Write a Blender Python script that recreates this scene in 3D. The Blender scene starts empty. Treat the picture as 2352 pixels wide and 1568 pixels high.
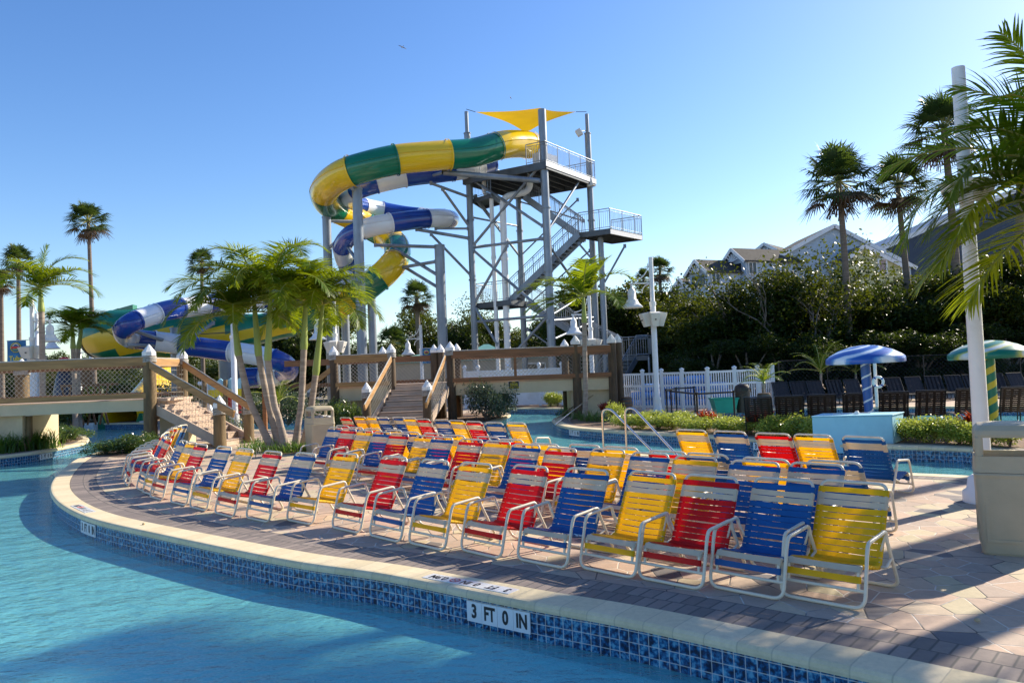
import bpy, math, random
import numpy as np
from mathutils import Vector, Matrix, geometry
R = math.radians
random.seed(7); rng = np.random.default_rng(7)
sc = bpy.context.scene
col = sc.collection

# ---------------------------------------------------------------- camera
HC = 1.85; FP = 1764.0; PITCH = R(2.3); ROLL = R(2.25)
_F = Vector((0, math.cos(PITCH), math.sin(PITCH))); _u0 = Vector((0, -math.sin(PITCH), math.cos(PITCH)))
_R = Vector((1, 0, 0)) * math.cos(ROLL) - _u0 * math.sin(ROLL)
_U = Vector((1, 0, 0)) * math.sin(ROLL) + _u0 * math.cos(ROLL)
cam_d = bpy.data.cameras.new("camera"); cam = bpy.data.objects.new("camera", cam_d); col.objects.link(cam)
cam_d.sensor_width = 36; cam_d.lens = FP / 2352 * 36; cam_d.clip_end = 3000; cam_d.clip_start = .05
cam.matrix_world = Matrix(((_R.x, _U.x, -_F.x, 0), (_R.y, _U.y, -_F.y, 0), (_R.z, _U.z, -_F.z, HC), (0, 0, 0, 1)))
sc.camera = cam
def ray(u, v): return _F * FP + _R * (u - 1176) - _U * (v - 784)
def G(u, v, z=0.0):
    r = ray(u, v); t = (z - HC) / r.z; return Vector((r.x * t, r.y * t, z))
def P(u, v, Y):
    r = ray(u, v); t = Y / r.y; return Vector((r.x * t, Y, HC + r.z * t))
# ---------------------------------------------------------------- light
SUN_EL, SUN_AZ = 31.0, 58.0          # azimuth from +Y towards +X
w = bpy.data.worlds.new("World"); sc.world = w; w.use_nodes = True
nt = w.node_tree; bg = nt.nodes["Background"]; sky = nt.nodes.new("ShaderNodeTexSky")
sky.sky_type = 'NISHITA'; sky.sun_disc = False; sky.sun_elevation = R(SUN_EL); sky.sun_rotation = R(SUN_AZ)
sky.air_density = 1.0; sky.dust_density = .5; sky.ozone_density = 2.4; sky.altitude = 0
hs = nt.nodes.new("ShaderNodeHueSaturation"); hs.inputs['Saturation'].default_value = 1.25; hs.inputs['Hue'].default_value = .509
nt.links.new(sky.outputs[0], hs.inputs['Color']); nt.links.new(hs.outputs[0], bg.inputs[0]); bg.inputs[1].default_value = 0.12
sd = bpy.data.lights.new("sun", 'SUN'); sun = bpy.data.objects.new("sun", sd); col.objects.link(sun)
sd.energy = 5.0; sd.angle = R(0.55); sd.color = (1, .90, .74)
sdir = Vector((math.sin(R(SUN_AZ)) * math.cos(R(SUN_EL)), math.cos(R(SUN_AZ)) * math.cos(R(SUN_EL)), math.sin(R(SUN_EL))))
sun.rotation_euler = sdir.to_track_quat('Z', 'Y').to_euler(); sun.location = (20, 10, 30)
sc.view_settings.view_transform = 'Standard'; sc.view_settings.look = 'None'; sc.view_settings.gamma = 1
sc.view_settings.exposure = 0.82
sc.render.engine = 'CYCLES'; sc.cycles.use_denoising = True
sc.cycles.max_bounces = 10; sc.cycles.transparent_max_bounces = 16; sc.cycles.diffuse_bounces = 3; sc.cycles.glossy_bounces = 3
sc.cycles.sample_clamp_indirect = 6

# ---------------------------------------------------------------- materials
class N:
    def __init__(s, name):
        s.m = bpy.data.materials.new(name); s.m.use_nodes = True; s.t = s.m.node_tree; s.n = s.t.nodes; s.l = s.t.links
        s.b = s.n["Principled BSDF"]; s.out = s.n["Material Output"]
    def node(s, typ, **kw):
        x = s.n.new(typ)
        for k, v in kw.items(): setattr(x, k, v)
        return x
    def set(s, x, **kw):
        for k, v in kw.items(): x.inputs[k.replace('_', ' ')].default_value = v
        return x
    def link(s, a, b): s.l.new(a, b)
    def coord(s, kind='Object', scale=None):
        tc = s.node('ShaderNodeTexCoord')
        if scale is None: return tc.outputs[kind]
        mp = s.node('ShaderNodeMapping'); mp.inputs['Scale'].default_value = scale; s.link(tc.outputs[kind], mp.inputs[0]); return mp.outputs[0]
    def noise(s, vec, scale, detail=4, rough=.55):
        x = s.node('ShaderNodeTexNoise'); x.inputs['Scale'].default_value = scale; x.inputs['Detail'].default_value = detail
        x.inputs['Roughness'].default_value = rough; s.link(vec, x.inputs['Vector']); return x.outputs[0]
    def ramp(s, fac, stops, interp='LINEAR'):
        x = s.node('ShaderNodeValToRGB'); cr = x.color_ramp; cr.interpolation = interp
        while len(cr.elements) < len(stops): cr.elements.new(.5)
        for e, (p, c) in zip(cr.elements, stops): e.position = p; e.color = (c[0], c[1], c[2], 1)
        s.link(fac, x.inputs[0]); return x.outputs[0]
    def math(s, op, a, b=None, c=None):
        x = s.node('ShaderNodeMath', operation=op)
        for i, q in enumerate((a, b, c)):
            if q is None: continue
            if isinstance(q, (int, float)): x.inputs[i].default_value = q
            else: s.link(q, x.inputs[i])
        return x.outputs[0]
    def mix(s, f, a, b, blend='MIX'):
        x = s.node('ShaderNodeMix', data_type='RGBA', blend_type=blend)
        for i, q in ((0, f), (6, a), (7, b)):
            if isinstance(q, (int, float)): x.inputs[i].default_value = q
            elif isinstance(q, tuple): x.inputs[i].default_value = (*q[:3], 1)
            else: s.link(q, x.inputs[i])
        return x.outputs[2]
    def bump(s, h, strength=.3, dist=.01):
        x = s.node('ShaderNodeBump'); x.inputs['Strength'].default_value = strength; x.inputs['Distance'].default_value = dist
        s.link(h, x.inputs['Height']); s.link(x.outputs[0], s.b.inputs['Normal']); return x.outputs[0]

def pm(name, c, rough=.5, var=.12, scale=3.0, metal=0, bump=0, bs=30, coat=0, transl=0, dirt=None, stretch=None, spec=None):
    """general paint / plastic / wood material: colour with soft mottling, optional dirt, grain and translucency"""
    k = N(name); v = k.coord('Object', stretch)
    n1 = k.noise(v, scale, 5)
    lo = tuple(max(0, x * (1 - var)) for x in c); hi = tuple(min(1, x * (1 + var)) for x in c)
    cc = k.ramp(n1, [(.3, lo), (.7, hi)])
    if dirt:
        n2 = k.noise(v, scale * .45, 6, .7); f = k.ramp(n2, [(.52, (0, 0, 0)), (.72, (1, 1, 1))]); cc = k.mix(f, cc, dirt)
    k.link(cc, k.b.inputs['Base Color']); k.b.inputs['Roughness'].default_value = rough; k.b.inputs['Metallic'].default_value = metal
    k.b.inputs['Coat Weight'].default_value = coat
    if spec is not None: k.b.inputs['Specular IOR Level'].default_value = spec
    if bump: k.bump(k.noise(v, bs, 6), bump, .01)
    if transl:
        tr = k.node('ShaderNodeBsdfTranslucent'); k.link(cc, tr.inputs[0]); mx = k.node('ShaderNodeMixShader'); mx.inputs[0].default_value = transl
        k.link(k.b.outputs[0], mx.inputs[1]); k.link(tr.outputs[0], mx.inputs[2]); k.link(mx.outputs[0], k.out.inputs[0])
    return k.m
def leafmat(name, stops, rough=.4, transl=.4, tcol=None, scale=1.2, spec=.5):
    k = N(name); v = k.coord('Object'); n = k.noise(v, scale, 6, .75)
    cc = k.ramp(n, stops); k.link(cc, k.b.inputs['Base Color']); k.b.inputs['Roughness'].default_value = rough
    k.b.inputs['Specular IOR Level'].default_value = spec
    tr = k.node('ShaderNodeBsdfTranslucent'); t2 = k.mix(.65, cc, tcol) if tcol else cc
    k.link(t2, tr.inputs[0]); mx = k.node('ShaderNodeMixShader'); mx.inputs[0].default_value = transl
    k.link(k.b.outputs[0], mx.inputs[1]); k.link(tr.outputs[0], mx.inputs[2]); k.link(mx.outputs[0], k.out.inputs[0]); return k.m

def m_paver():
    k = N("paver_stone"); v = k.coord('Object', (1.0, .82, 1))
    def vor(feat, sc_):
        x = k.node('ShaderNodeTexVoronoi', feature=feat, voronoi_dimensions='2D'); x.inputs['Scale'].default_value = sc_; x.inputs['Randomness'].default_value = .72
        k.link(v, x.inputs['Vector']); return x
    a = vor('F1', 3.9); e = vor('DISTANCE_TO_EDGE', 3.9)
    sep = k.node('ShaderNodeSeparateColor'); k.link(a.outputs['Color'], sep.inputs[0])
    cc = k.ramp(sep.outputs[0], [(0, (.17, .155, .155)), (.04, (.20, .175, .17)), (.05, (.50, .36, .27)), (.35, (.59, .42, .30)), (.55, (.46, .355, .28)), (.72, (.61, .47, .33)), (.88, (.57, .49, .31)), (1, (.48, .37, .30))])
    n = k.noise(v, 14, 8, .8); cc = k.mix(.55, cc, k.ramp(n, [(.3, (.62, .62, .62)), (.7, (1.1, 1.05, 1.0))]), 'MULTIPLY')
    n3 = k.noise(v, 1.3, 5, .6); cc = k.mix(.5, cc, k.ramp(n3, [(.35, (.72, .71, .72)), (.65, (1, 1, 1))]), 'MULTIPLY')
    j = k.ramp(e.outputs['Distance'], [(.013, (1, 1, 1)), (.027, (0, 0, 0))])
    jn = k.ramp(k.noise(v, 2.5, 4), [(.44, (.085, .075, .065)), (.56, (.62, .56, .48))])
    k.link(k.mix(j, cc, jn), k.b.inputs['Base Color']); k.b.inputs['Roughness'].default_value = .82
    h = k.ramp(e.outputs['Distance'], [(.0, (0, 0, 0)), (.035, (1, 1, 1))]); hh = k.math('ADD', h, k.math('MULTIPLY', n, .35)); k.bump(hh, .55, .006)
    return k.m
def m_uvbrick(name, stops, joint, su, sv, jw=.05, rough=.8, off=0.5, bumpd=.004):
    """bricks laid along the UV (metres): su, sv brick size"""
    k = N(name); tc = k.node('ShaderNodeTexCoord'); sp = k.node('ShaderNodeSeparateXYZ'); k.link(tc.outputs['UV'], sp.inputs[0])
    vv = k.math('DIVIDE', sp.outputs[1], sv); row = k.math('FLOOR', vv)
    uu = k.math('ADD', k.math('DIVIDE', sp.outputs[0], su), k.math('MULTIPLY', row, off)); cu = k.math('FLOOR', uu)
    fu = k.math('FRACT', uu); fv = k.math('FRACT', vv)
    eu = k.math('MULTIPLY', k.math('MINIMUM', fu, k.math('SUBTRACT', 1, fu)), su); ev = k.math('MULTIPLY', k.math('MINIMUM', fv, k.math('SUBTRACT', 1, fv)), sv)
    e = k.math('MINIMUM', eu, ev)
    wn = k.node('ShaderNodeTexWhiteNoise', noise_dimensions='2D'); cb = k.node('ShaderNodeCombineXYZ'); k.link(cu, cb.inputs[0]); k.link(row, cb.inputs[1]); k.link(cb.outputs[0], wn.inputs['Vector'])
    cc = k.ramp(wn.outputs[0], stops)
    n = k.noise(k.coord('Object'), 16, 8, .8); cc = k.mix(.6, cc, k.ramp(n, [(.3, (.66, .66, .66)), (.7, (1.05, 1.05, 1.05))]), 'MULTIPLY')
    j = k.ramp(e, [(jw * su * .5, (1, 1, 1)), (jw * su, (0, 0, 0))])
    k.link(k.mix(j, cc, joint), k.b.inputs['Base Color']); k.b.inputs['Roughness'].default_value = rough
    k.bump(k.ramp(e, [(0, (0, 0, 0)), (jw * su * 1.4, (1, 1, 1))]), .5, bumpd); return k.m, k, e
def m_tile():
    m, k, e = m_uvbrick("pool_tile", [(0, (.03, .10, .25)), (1, (.05, .16, .33))], (.50, .48, .44), .082, .082, .045, .12, 0.0, .002)
    # glazed mottle: navy blotches with pale blue clouds
    v = k.coord('Object'); n = k.noise(v, 26, 3, .55)
    cc = k.ramp(n, [(.38, (.008, .014, .035)), (.46, (.01, .045, .13)), (.54, (.02, .13, .27)), (.66, (.12, .34, .46))])
    j = k.ramp(e, [(.0024, (1, 1, 1)), (.0040, (0, 0, 0))]); k.link(k.mix(j, cc, (.64, .62, .56)), k.b.inputs['Base Color']); return m
def m_coping():
    m, k, e = m_uvbrick("cream_coping", [(0, (.70, .575, .35)), (1, (.79, .655, .42))], (.50, .42, .28), .24, 9.0, .022, .75, 0, .003); return m
def m_water():
    k = N("pool_water"); k.n.remove(k.b)
    v = k.coord('Object', (1.0, 1.5, 1)); n1 = k.noise(v, 1.7, 3, .5); n2 = k.noise(v, 7.0, 4, .6); n3 = k.noise(v, 26, 2, .5)
    h = k.math('ADD', k.math('MULTIPLY', n1, 1.0), k.math('ADD', k.math('MULTIPLY', n2, .34), k.math('MULTIPLY', n3, .05)))
    bp = k.node('ShaderNodeBump'); bp.inputs['Strength'].default_value = .85; bp.inputs['Distance'].default_value = .085; k.link(h, bp.inputs['Height'])
    gl = k.node('ShaderNodeBsdfGlossy'); gl.inputs['Roughness'].default_value = .04; k.link(bp.outputs[0], gl.inputs['Normal'])
    rf = k.node('ShaderNodeBsdfRefraction'); rf.inputs['IOR'].default_value = 1.33; rf.inputs['Color'].default_value = (.80, .97, .99, 1); rf.inputs['Roughness'].default_value = .02
    k.link(bp.outputs[0], rf.inputs['Normal'])
    tp = k.node('ShaderNodeBsdfTransparent'); tp.inputs[0].default_value = (.78, .98, .99, 1)
    m0 = k.node('ShaderNodeMixShader'); m0.inputs[0].default_value = .82; k.link(rf.outputs[0], m0.inputs[1]); k.link(tp.outputs[0], m0.inputs[2])
    df = k.node('ShaderNodeBsdfDiffuse'); df.inputs[0].default_value = (.27, .84, .84, 1); k.link(bp.outputs[0], df.inputs['Normal']); md = k.node('ShaderNodeMixShader'); md.inputs[0].default_value = .38; k.link(m0.outputs[0], md.inputs[1]); k.link(df.outputs[0], md.inputs[2]); m0 = md
    fr = k.node('ShaderNodeFresnel'); fr.inputs['IOR'].default_value = 1.33; k.link(bp.outputs[0], fr.inputs['Normal'])
    m1 = k.node('ShaderNodeMixShader'); k.link(fr.outputs[0], m1.inputs[0]); k.link(m0.outputs[0], m1.inputs[1]); k.link(gl.outputs[0], m1.inputs[2]); k.link(m1.outputs[0], k.out.inputs[0])
    return k.m
def m_swirl(name, c1, c2, c3, twist=2.2, arms=5):
    k = N(name); v = k.coord('Object'); sp = k.node('ShaderNodeSeparateXYZ'); k.link(v, sp.inputs[0])
    ang = k.math('ARCTAN2', sp.outputs[1], sp.outputs[0]); r = k.math('SQRT', k.math('ADD', k.math('POWER', sp.outputs[0], 2), k.math('POWER', sp.outputs[1], 2)))
    s_ = k.math('ADD', k.math('MULTIPLY', ang, arms / 6.2832), k.math('MULTIPLY', r, twist)); s_ = k.math('ADD', s_, k.math('MULTIPLY', k.noise(v, 2.0, 3), .35))
    f = k.math('FRACT', s_); k.link(k.ramp(f, [(0, c1), (.30, c1), (.42, c3), (.50, c2), (.72, c2), (.80, c3), (.9, c1)]), k.b.inputs['Base Color'])
    k.b.inputs['Roughness'].default_value = .3; return k.m
def m_spiral(name, c1, c2, pitch=.32, wd=.25, vary=0):
    k = N(name); v = k.coord('Object'); sp = k.node('ShaderNodeSeparateXYZ'); k.link(v, sp.inputs[0]); ang = k.math('ARCTAN2', sp.outputs[1], sp.outputs[0])
    f = k.math('FRACT', k.math('ADD', k.math('DIVIDE', sp.outputs[2], pitch), k.math('MULTIPLY', ang, -1 / 6.2832)))
    cc = k.ramp(f, [(0, c2), (wd, c2), (wd + .03, c1), (.97, c1)]); k.link(cc, k.b.inputs['Base Color']); k.b.inputs['Roughness'].default_value = .35; return k.m
def m_siding(name, c, pitch=.16):
    k = N(name); v = k.coord('Object'); sp = k.node('ShaderNodeSeparateXYZ'); k.link(v, sp.inputs[0]); f = k.math('FRACT', k.math('DIVIDE', sp.outputs[2], pitch))
    n = k.noise(v, 2, 6, .7); base = k.ramp(n, [(.3, tuple(x * .88 for x in c)), (.7, c)])
    k.link(k.mix(k.ramp(f, [(.0, (1, 1, 1)), (.12, (0, 0, 0))]), base, tuple(x * .45 for x in c)), k.b.inputs['Base Color']); k.b.inputs['Roughness'].default_value = .6
    k.bump(f, .6, .02); return k.m
def m_zigzag():
    """flume wall: green above, yellow below, with a saw-tooth border"""
    k = N("flume_green_yellow"); tc = k.node('ShaderNodeTexCoord'); sp = k.node('ShaderNodeSeparateXYZ'); k.link(tc.outputs['UV'], sp.inputs[0])
    z = k.math('FRACT', k.math('DIVIDE', sp.outputs[0], 2.6)); edge = k.math('ADD', .40, k.math('MULTIPLY', z, .26))
    f = k.math('GREATER_THAN', sp.outputs[1], edge); low = k.math('LESS_THAN', sp.outputs[1], k.math('ADD', .10, k.math('MULTIPLY', k.math('FRACT', k.math('DIVIDE', sp.outputs[0], 2.3)), .14)))
    f = k.math('MAXIMUM', f, low); n = k.noise(k.coord('Object'), 1.2, 5); g = k.ramp(n, [(.3, (.0, .12, .06)), (.7, (.01, .19, .10))])
    k.link(k.mix(f, (.72, .47, .012), g), k.b.inputs['Base Color']); k.b.inputs['Roughness'].default_value = .28; return k.m

M = {}
M['paver'] = m_paver(); M['tile'] = m_tile(); M['coping'] = m_coping(); M['water'] = m_water()
M['border'] = m_uvbrick("grey_brick", [(0, (.19, .155, .135)), (.6, (.25, .20, .17)), (1, (.31, .25, .21))], (.10, .09, .08), .115, .23, .085, .85, .5)[0]
M['plaster'] = pm("pool_plaster", (.58, .93, .94), .7, .06, .6, dirt=(.64, .94, .94))
M['frame'] = pm("cream_powder_coat", (.78, .68, .51), .35, .05, 4, dirt=(.52, .47, .38))
M['yellow'] = pm("yellow_vinyl_strap", (.96, .67, .02), .38, .06, 6, transl=.50, spec=.25)
M['blue'] = pm("blue_vinyl_strap", (.022, .15, .42), .38, .08, 6, transl=.36, spec=.25)
M['red'] = pm("red_vinyl_strap", (.78, .018, .018), .38, .08, 6, transl=.46, spec=.25)
M['beige'] = pm("beige_vinyl_strap", (.76, .64, .46), .4, .05, 6, transl=.30, spec=.25)
M['galv'] = pm("galvanised_steel", (.25, .28, .315), .45, .25, 1.6, metal=.45, dirt=(.17, .19, .22), stretch=(1, 1, .35))
M['galvd'] = pm("dark_steel", (.10, .11, .12), .5, .2, 2, metal=.5)  # darker steel for tower plates, beams and treads, also hoops and flanges
M['white'] = pm("white_paint", (.80, .79, .76), .35, .05, 2, dirt=(.66, .64, .60))
M['offwhite'] = pm("offwhite_plastic", (.68, .66, .60), .4, .05, 3)
M['vinyl'] = pm("white_vinyl_fence", (.78, .79, .80), .35, .05, 2, dirt=(.62, .62, .6))
M['chrome'] = pm("polished_steel", (.62, .61, .58), .18, .04, 3, metal=1)
M['beigebin'] = pm("taupe_plastic", (.46, .385, .25), .48, .06, 5, bump=.25, bs=120)
M['binbag'] = pm("white_bin_bag", (.8, .8, .82), .3, .05, 8, bump=.9, bs=14, transl=.2)
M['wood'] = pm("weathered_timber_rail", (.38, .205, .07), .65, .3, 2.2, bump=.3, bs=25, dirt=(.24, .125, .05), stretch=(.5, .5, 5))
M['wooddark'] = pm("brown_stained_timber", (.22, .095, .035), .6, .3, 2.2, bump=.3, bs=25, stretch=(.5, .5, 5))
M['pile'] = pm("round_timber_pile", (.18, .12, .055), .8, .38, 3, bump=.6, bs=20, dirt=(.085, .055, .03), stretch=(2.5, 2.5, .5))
M['pileshade'] = pm("shaded_round_pile", (.085, .055, .030), .8, .4, 3, bump=.6, bs=20, dirt=(.15, .10, .05), stretch=(2.5, 2.5, .5))  # centre bridge piles: tree shade put into the colour as a darker copy
M['step'] = pm("composite_step", (.50, .37, .27), .7, .1, 3, bump=.15, bs=40)
M['stucco'] = pm("cream_stucco", (.60, .50, .32), .85, .08, 1.5, bump=.3, bs=60, dirt=(.50, .42, .28))
M['rope'] = pm("grey_rope", (.40, .38, .34), .85, .25, 20, bump=.5, bs=80)
M['net'] = pm("tan_net_cord", (.42, .37, .29), .8, .2, 10)
M['syellow'] = pm("yellow_fibreglass", (.82, .53, .008), .22, .06, .8, coat=.4, dirt=(.70, .44, .01))
M['sgreen'] = pm("green_fibreglass", (.004, .17, .085), .22, .12, .8, coat=.4, dirt=(.01, .12, .065))
M['sblue'] = pm("blue_fibreglass", (.012, .055, .32), .22, .10, .8, coat=.4, dirt=(.01, .04, .22))
M['swhite'] = pm("white_fibreglass", (.78, .80, .83), .25, .05, .8, coat=.4, dirt=(.62, .64, .66))
M['sail'] = pm("yellow_shade_sail", (.92, .56, .01), .6, .06, 1, transl=.35, bump=.2, bs=3)
M['lblue'] = pm("pale_blue_paint", (.33, .62, .74), .55, .05, 2, bump=.15, bs=30, dirt=(.28, .55, .68))
M['black'] = pm("black_plastic", (.012, .012, .013), .4, .1, 4)
M['brownsling'] = pm("dark_brown_strap", (.028, .019, .015), .5, .2, 5)
M['mulch'] = pm("brown_mulch", (.17, .10, .06), .95, .5, 9, bump=.9, bs=30, dirt=(.32, .22, .13))
M['soil'] = pm("sandy_soil", (.26, .22, .15), .95, .3, .6, bump=.5, bs=12, dirt=(.12, .14, .05))
M['trunk'] = pm("ringed_palm_trunk", (.34, .27, .21), .85, .3, 2, bump=.8, bs=10, dirt=(.20, .15, .11), stretch=(.6, .6, 6))
M['ftrunk'] = pm("grey_fan_palm_trunk", (.17, .135, .105), .9, .3, 2, bump=.8, bs=8, stretch=(.6, .6, 6))
M['shaft'] = pm("green_crownshaft", (.27, .33, .07), .45, .15, 3, stretch=(1, 1, .5))
M['bark'] = pm("grey_bark", (.18, .15, .12), .9, .3, 3, bump=.6, bs=15)
M['palm'] = leafmat("feather_palm_leaf", [(.30, (.018, .055, .004)), (.5, (.06, .12, .006)), (.62, (.13, .20, .012)), (.8, (.23, .23, .02))], .42, .42, (.50, .58, .01), .9, .22)
M['palmn'] = leafmat("near_palm_leaf", [(.35, (.04, .10, .004)), (.6, (.09, .16, .008)), (.85, (.24, .23, .015))], .42, .58, (.50, .56, .01), 2.2, .22)
M['rachis'] = pm("frond_stem", (.34, .34, .08), .5, .2, 4)
M['fan'] = leafmat("fan_palm_leaf", [(.3, (.012, .035, .010)), (.6, (.03, .06, .012)), (.8, (.10, .10, .03))], .45, .22, (.20, .30, .03), 1.5)
M['dead'] = leafmat("dead_palm_leaf", [(.3, (.06, .035, .018)), (.7, (.16, .10, .05))], .8, .2, None, 2)
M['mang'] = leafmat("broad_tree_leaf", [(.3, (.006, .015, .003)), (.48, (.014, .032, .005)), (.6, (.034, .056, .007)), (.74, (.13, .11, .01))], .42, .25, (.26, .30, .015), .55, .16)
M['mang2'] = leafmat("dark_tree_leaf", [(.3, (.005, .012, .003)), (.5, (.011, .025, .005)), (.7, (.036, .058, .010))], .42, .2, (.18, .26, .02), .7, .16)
M['hedge'] = leafmat("variegated_leaf", [(.3, (.05, .11, .012)), (.45, (.14, .22, .02)), (.55, (.42, .45, .07)), (.75, (.66, .62, .20))], .35, .35, (.6, .65, .08), 9)
M['shrub'] = leafmat("glossy_shrub_leaf", [(.35, (.02, .05, .008)), (.55, (.05, .10, .015)), (.75, (.14, .20, .03))], .3, .28, (.3, .4, .05), 5, .7)
M['silver'] = leafmat("silver_shrub_leaf", [(.35, (.03, .05, .02)), (.55, (.10, .13, .07)), (.75, (.25, .29, .19))], .35, .25, (.2, .3, .1), 6, .7)
M['redleaf'] = leafmat("red_cordyline_leaf", [(.35, (.10, .012, .01)), (.6, (.28, .03, .012)), (.8, (.30, .14, .02))], .35, .35, (.6, .1, .02), 6)
M['grassleaf'] = leafmat("liriope_blade", [(.35, (.02, .06, .008)), (.6, (.06, .13, .02)), (.8, (.16, .24, .04))], .4, .35, (.3, .5, .04), 6)
M['plume'] = pm("purple_grass_plume", (.18, .11, .10), .9, .3, 4, transl=.3)
M['sid1'] = m_siding("pale_blue_siding", (.50, .60, .70)); M['sid2'] = m_siding("yellow_siding", (.62, .60, .33))
M['roofd'] = pm("dark_shingle", (.055, .05, .045), .9, .3, 3, bump=.6, bs=12)
M['roofb'] = pm("navy_metal_roof", (.035, .05, .085), .4, .15, 1, metal=.3)
M['roofg'] = pm("green_metal_roof", (.20, .42, .36), .45, .1, 1)
M['glass'] = pm("window_glass", (.03, .04, .05), .08, .3, .8, metal=.2)
M['lav'] = pm("pink_shutter", (.42, .31, .30), .7, .1, 3)
M['tanwall'] = pm("tan_building_wall", (.44, .40, .33), .85, .08, 1, bump=.2, bs=40)
M['greenbin'] = pm("teal_plastic", (.01, .26, .18), .4, .1, 3)
M['brownbin'] = pm("brown_plastic", (.045, .022, .014), .5, .2, 4)
M['cask'] = pm("oak_barrel", (.17, .09, .045), .7, .35, 3, bump=.4, bs=20, stretch=(1, 1, .3))
M['tube'] = pm("blue_inflatable", (.02, .20, .62), .2, .35, 1.5, coat=.5, dirt=(.45, .62, .8))
M['orange'] = pm("red_plastic", (.62, .03, .02), .4, .1, 3)
M['signblk'] = pm("black_sign", (.012, .012, .012), .5, .1, 3)
M['signyel'] = pm("yellow_lettering", (.75, .60, .02), .5, .02, 3)
M['ink'] = pm("black_lettering", (.012, .012, .014), .4, .05, 3)
M['redink'] = pm("red_lettering", (.5, .02, .02), .4, .05, 3)
M['mtile'] = pm("white_marker_tile", (.74, .74, .72), .25, .04, 5)
M['pebble'] = pm("river_pebble", (.45, .34, .20), .8, .3, 12, bump=.5, bs=20)
M['feather'] = pm("grey_feather", (.20, .18, .17), .7, .3, 12)
M['bannerblue'] = None

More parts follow.
